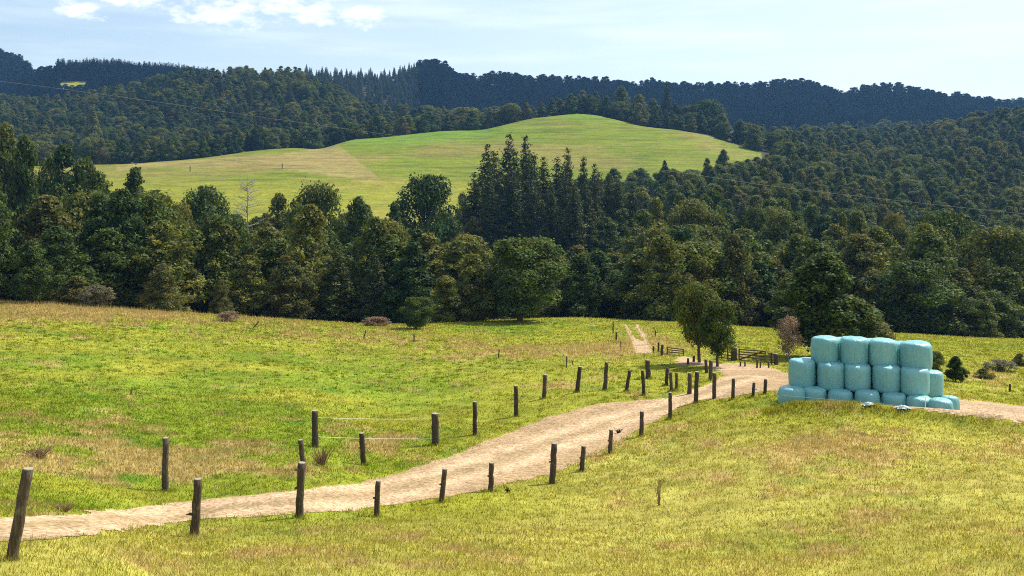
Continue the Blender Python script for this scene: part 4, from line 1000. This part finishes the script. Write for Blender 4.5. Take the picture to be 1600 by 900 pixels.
# ------------------------------------------------------------------ wrapped silage bales
def bale_mesh(r, slump=0.0):
    n, rows = 40, 18; v = []; rad = .62; hgt_ = 1.2; prof = []
    for i in range(rows+1):
        t = i/rows; zz = t*hgt_
        e = min(t, 1-t)*hgt_; q = 1.0
        if e < .16: q = 1-.13*(1-e/.16)**2.2
        bulge = .03*math.sin(math.pi*t)+slump*.10*math.sin(math.pi*min(1, t*.8+.1)); prof.append((rad*q+bulge, zz))
    ph = r.uniform(0, 6.28, 6); am = r.uniform(.2, 1, 6)
    for (q, zz) in prof:
        for k in range(n):
            a = 2*math.pi*k/n; w = 1+.012*math.sin(3*a+ph[0])*am[0]+.010*math.sin(7*a+ph[1]+zz*2)*am[1]+.006*math.sin(13*a+ph[2]+zz*4)
            v.append((math.cos(a)*q*w, math.sin(a)*q*w, zz*(1-slump*.16)+.018*math.sin(2*a+ph[3])*zz))
    b0 = len(v)
    for j, f in enumerate((.8, .55, .25, 0)):
        for k in range(n if f else 1):
            a = 2*math.pi*k/n; v.append((math.cos(a)*rad*.87*f, math.sin(a)*rad*.87*f, hgt_*(1-slump*.16)+.055*(1-f*f)+.015*math.sin(5*a+ph[4])*f))
    f = []
    for i in range(rows):
        for k in range(n): a = i*n+k; b = i*n+(k+1) % n; f.append((a, b, b+n, a+n))
    top = rows*n
    for j in range(3):
        s0 = top if j == 0 else b0+(j-1)*n; s1 = b0+j*n
        for k in range(n): f.append((s0+k, s0+(k+1) % n, s1+(k+1) % n, s1+k))
    for k in range(n): f.append((b0+2*n+k, b0+2*n+(k+1) % n, b0+3*n))
    f.append(tuple(range(n))[::-1])
    me = bpy.data.meshes.new('silage_bale'); me.from_pydata(v, [], f); me.update()
    for p in me.polygons: p.use_smooth = True
    me.materials.append(m_wrap); return me
bm_ = [bale_mesh(np.random.default_rng(40+i)) for i in range(4)]; bs_ = [bale_mesh(np.random.default_rng(50+i), 1.0) for i in range(3)]
BG = 'aqua plastic-wrapped silage bales stacked beside the driveway'
def bale(px, D, basev, toph, wpx, label, slump=False, tilt=(0, 0), k=0):
    """px centre; base row and width in photo pixels at depth D"""
    x = (px-800)*D/F; z_ = -(basev-HV)*D/F; s = wpx*D/F/(1.47 if slump else 1.30)
    me = (bs_[k % 3] if slump else bm_[k % 4]); o = obj('silage_bale', me)
    o.location = (x, D, z_); o.scale = (s, s, toph*D/F/1.2/(0.84 if slump else 1)); o.rotation_euler = (tilt[0], tilt[1], random.uniform(0, 6.28)); tag(o, label, 'silage bale', BG); return o
def dep(px): return np.interp(px, [1230, 1470], [46.4, 44.2])
# (px centre, top row, base row, width px)
bot = [(1237,603,634,46,'bottom row'),(1273,603,638,40,''),(1313,606,641,42,''),(1356,609,645,41,''),(1397,612,648,41,''),(1436,616,652,42,''),(1469,622,655,40,'')]
BL = ['flattened bale at the far left end of the bottom row','bottom-row bale second from the left end','bottom-row bale third from the left end','bottom-row bale in the middle, behind the first white scrap','bottom-row bale behind the second white scrap','bottom-row bale third from the right end','bottom-row bale at the front right, with the fence stake before it']
for i, (p, tv, bv, w, _) in enumerate(bot):
    bale(p, float(dep(p))-.25+.12*((i*5) % 3)-(0.5 if i == 6 else 0), bv, bv-tv-2-(i % 3), w*.93, BL[i], True, (random.uniform(-.03, .03), random.uniform(-.04, .04)), i)
bale(1484, 45.6, 652, 32, 30, 'low bale tucked at the extreme right end of the stack', True, (0, .05), 1)
for i, p in enumerate((1256, 1296, 1336, 1377, 1418)):      # hidden second row that carries the middle tier
    D_ = float(dep(p))+1.3; bale(p, D_, 640, 36, 41, 'hidden-row bottom bale behind bottom bale '+['two', 'three', 'four', 'five', 'six'][i]+' from the left', False, k=i)
for i, (p, tv, bv, w, lab) in enumerate([(1253,562,606,41,'middle-tier bale at the left end of the stack'),(1298,567,608,42,'middle-tier bale second from the left'),(1340,570,610,41,'middle-tier bale below the gap of the first two top bales'),(1385,571,612,43,'middle-tier bale third from the right end'),(1429,575,617,44,'middle-tier bale second from the right end')]):
    bale(p, float(dep(p))+.55, bv, bv-tv, w, lab, k=i+1)
bale(1264, 47.9, 601, 40, 40, 'middle-tier bale peeping out behind the left end one', k=3)
bale(1454, 46.2, 618, 38, 38, 'middle-tier bale behind at the right end of the stack', k=2)
for i, p in enumerate((1312, 1352, 1394)):
    bale(p, float(dep(p))+1.8, 603, 40, 41, 'hidden-row middle bale under the back top bale at the '+['left', 'centre', 'right'][i], k=int(p))
for i, (p, tv, bv, w, lab) in enumerate([(1289,527,569,43,'top bale at the left end of the stack'),(1335,528,571,44,'top bale second from the left'),(1380,531,572,44,'top bale third from the left'),(1431,535,577,49,'top bale at the right end, the largest looking')]):
    bale(p, float(dep(p))+1.05, bv, bv-tv, w, lab, k=i)
for i, (p, tv, lab) in enumerate([(1311, 529, 'back top bale seen between the first and second top bales'), (1358, 531, 'back top bale seen between the second and third top bales'), (1405, 535, 'back top bale seen between the third and fourth top bales')]):
    bale(p, float(dep(p))+2.2, tv+39, 39, 40, lab, k=i+2)

# white scraps of wrap
def scrap(px, v, w, label, seed):
    D_ = hit(px, v); x, y, z_ = P(px, D_); r = np.random.default_rng(seed); n = 14; vs = []; f = []; s = w*D_/F
    for j in range(n):
        for i in range(n):
            u = i/(n-1)-.5; q = j/(n-1)-.5; e = max(0, 1-4*(u*u+q*q))
            vs.append((u*s+r.normal(0, .02), q*s*.6+r.normal(0, .02), .03+e*.16+abs(r.normal(0, .035))))
    for j in range(n-1):
        for i in range(n-1): a = j*n+i; f.append((a, a+1, a+n+1, a+n))
    me = bpy.data.meshes.new('plastic_scrap'); me.from_pydata(vs, [], f); me.update(); me.materials.append(m_scrap)
    o = obj('plastic_scrap', me, None, (x, y, z_)); o.scale = (.75, .75, .7); sol = o.modifiers.new('thick', 'SOLIDIFY'); sol.thickness = .004; tag(o, label, 'plastic scrap', 'scraps of plastic wrap before the bales')
scrap(1357, 634, 24, 'white crumpled plastic scrap on the grass, left one', 3); scrap(1411, 639, 28, 'pale crumpled plastic scrap on the grass, right one', 4)
# tape along the front of the stack
m = MB(); pts = []
for (p, v, D_) in ((1196, 614, hit(1196, 616)), (1225, 618, 45.2), (1330, 627, 44.4), (1446, 637, 43.0), (1478, 641, 43.2)): pts.append(((p-800)*D_/F, D_, -(v-HV)*D_/F))
m.tube(pts, [.008]*len(pts), 5); tag(m.build('fence_tape', m_wire), 'thin white electric tape running along the foot of the bales', 'tape')
post(1446, 648, 1446, 622, 1.6, 'thin white stake in front of the bottom right bale', name='fence_stake', D=43.0, mat_=m_white)

# ------------------------------------------------------------------ weeds and tall grass clumps
def weed(px, v, hpx, wpx, label, material, seed, stalks=14, seeds=True, name='weed', cat='weed', droop=.5):
    D_ = hit(px, v); x, y, z_ = P(px, D_); r = np.random.default_rng(seed); s = D_/F; h = hpx*s; w = wpx*s/2; o = empty(name, (x, y, z_)); m = MB(); hd = MB()
    for i in range(stalks):
        a = r.uniform(0, 6.28); q = r.uniform(.1, 1)*w; hh = h*r.uniform(.55, 1); e = Vector((math.cos(a)*q, math.sin(a)*q, hh)); b = Vector((math.cos(a)*q*.15, math.sin(a)*q*.15, -.02)); mid = b.lerp(e, .6)+Vector((0, 0, hh*.12*droop))
        m.tube([b, mid, e], [.007+.0001*D_, .006+.0001*D_, .004], 4, False)
        if seeds:
            for j in range(9):
                c_ = mid.lerp(e, r.uniform(0, 1)); d_ = Vector(r.normal(0, 1, 3)).normalized()*r.uniform(.015, .05); hd.tube([c_, c_+d_], [.012, .005], 4, False)
    m.build('stem', material, o); 
    if seeds: hd.build('seed_head', m_dry, o)
    tag(o, label, cat); return o
weed(1030, 790, 46, 14, 'tall rusty dock stalk in the right foreground paddock', m_dry, 1, 5)
weed(503, 728, 30, 40, 'clump of reddish dry grass just right of the crooked post', m_dry, 2, 60, False, 'grass_clump', 'grass clump')
weed(60, 716, 15, 50, 'large dry weedy clump in the brown grass above the leaning post', m_dry, 3, 70, True, 'weed_clump')
weed(100, 800, 13, 40, 'small dark dry clump on the far verge beside the leaning post', m_dry, 4, 40, False, 'grass_clump', 'grass clump')
weed(793, 770, 12, 16, 'little green weed on the grass edge beside a short post', m_olive, 5, 14, False)
weed(966, 677, 8, 18, 'low green weed on the gravel edge beside a short post', m_olive, 6, 20, False)
weed(205, 617, 14, 8, 'small dark thistle standing in the left paddock', m_dry, 7, 8)
weed(835+60, 470+100, 10, 6, 'thin brown weed in the dry grass of the middle distance', m_dry, 8, 5)
WB = ['low grey-green bush nearest the round dark bush in the right field', 'pale scrubby clump higher up among the weeds at the right edge', 'small bush highest and farthest right among the weeds']
for i, (p, v) in enumerate([(1537, 592), (1562, 580), (1592, 572)]):
    Dw = hit(p, v); xw, yw, zw = P(p, Dw)
    plant('scrub' if i % 2 else 'olive0', xw, yw, .75+.15*(i % 3), .8+.3*(i % 2), WB[i], 'bush', 'weedy bushes at the right edge', 'bush', base_r=3.7)

# longer grass the stock cannot reach round each post
if POSTXY:
    pq = np.array([q for q in POSTXY if q[1] < 62]); pq = np.repeat(pq, 16, 0)
    addb(blades(pq[:, 0]+rng.normal(0, .14, len(pq)), pq[:, 1]+rng.normal(-.04, .14, len(pq)), 6, (lambda y, dry: .15+.06*dry), (lambda yy: np.maximum(.008, yy*.0006)), None, .04, .7))
vv = np.concatenate(allv); cc = np.concatenate(allc)
me = mesh_np('grass', vv, np.arange(len(vv), dtype=np.int32).reshape(-1, 3), m_blade, False, cc)
tag(obj('grass', me), 'short green and straw coloured grass growing over the paddocks', 'grass', kind='stuff')


# ------------------------------------------------------------------ haze
HZ = True
if HZ:
    zl, zh, q = float(V[:, 2].min())-1.2, 240.0, 2620.0
    hv = [(x, y, z_) for z_ in (zl, zh) for y in (-q, q) for x in (-q*1.4, q*1.4)]
    me = bpy.data.meshes.new('haze'); me.from_pydata(hv, [], [(0, 2, 3, 1), (4, 5, 7, 6), (0, 1, 5, 4), (2, 6, 7, 3), (0, 4, 6, 2), (1, 3, 7, 5)]); me.update()
    m_hz = bpy.data.materials.new('haze'); m_hz.use_nodes = True; t = m_hz.node_tree; t.nodes.clear(); out = N(t, 'ShaderNodeOutputMaterial'); pv_ = N(t, 'ShaderNodeVolumePrincipled')
    pv_.inputs['Color'].default_value = (.24, .54, 1.0, 1); pv_.inputs['Density'].default_value = .00010; pv_.inputs['Anisotropy'].default_value = 0.2
    t.links.new(pv_.outputs[0], out.inputs['Volume']); me.materials.append(m_hz); hz = obj('haze', me); tag(hz, 'thin blue air haze over the valley', 'haze', kind='stuff')
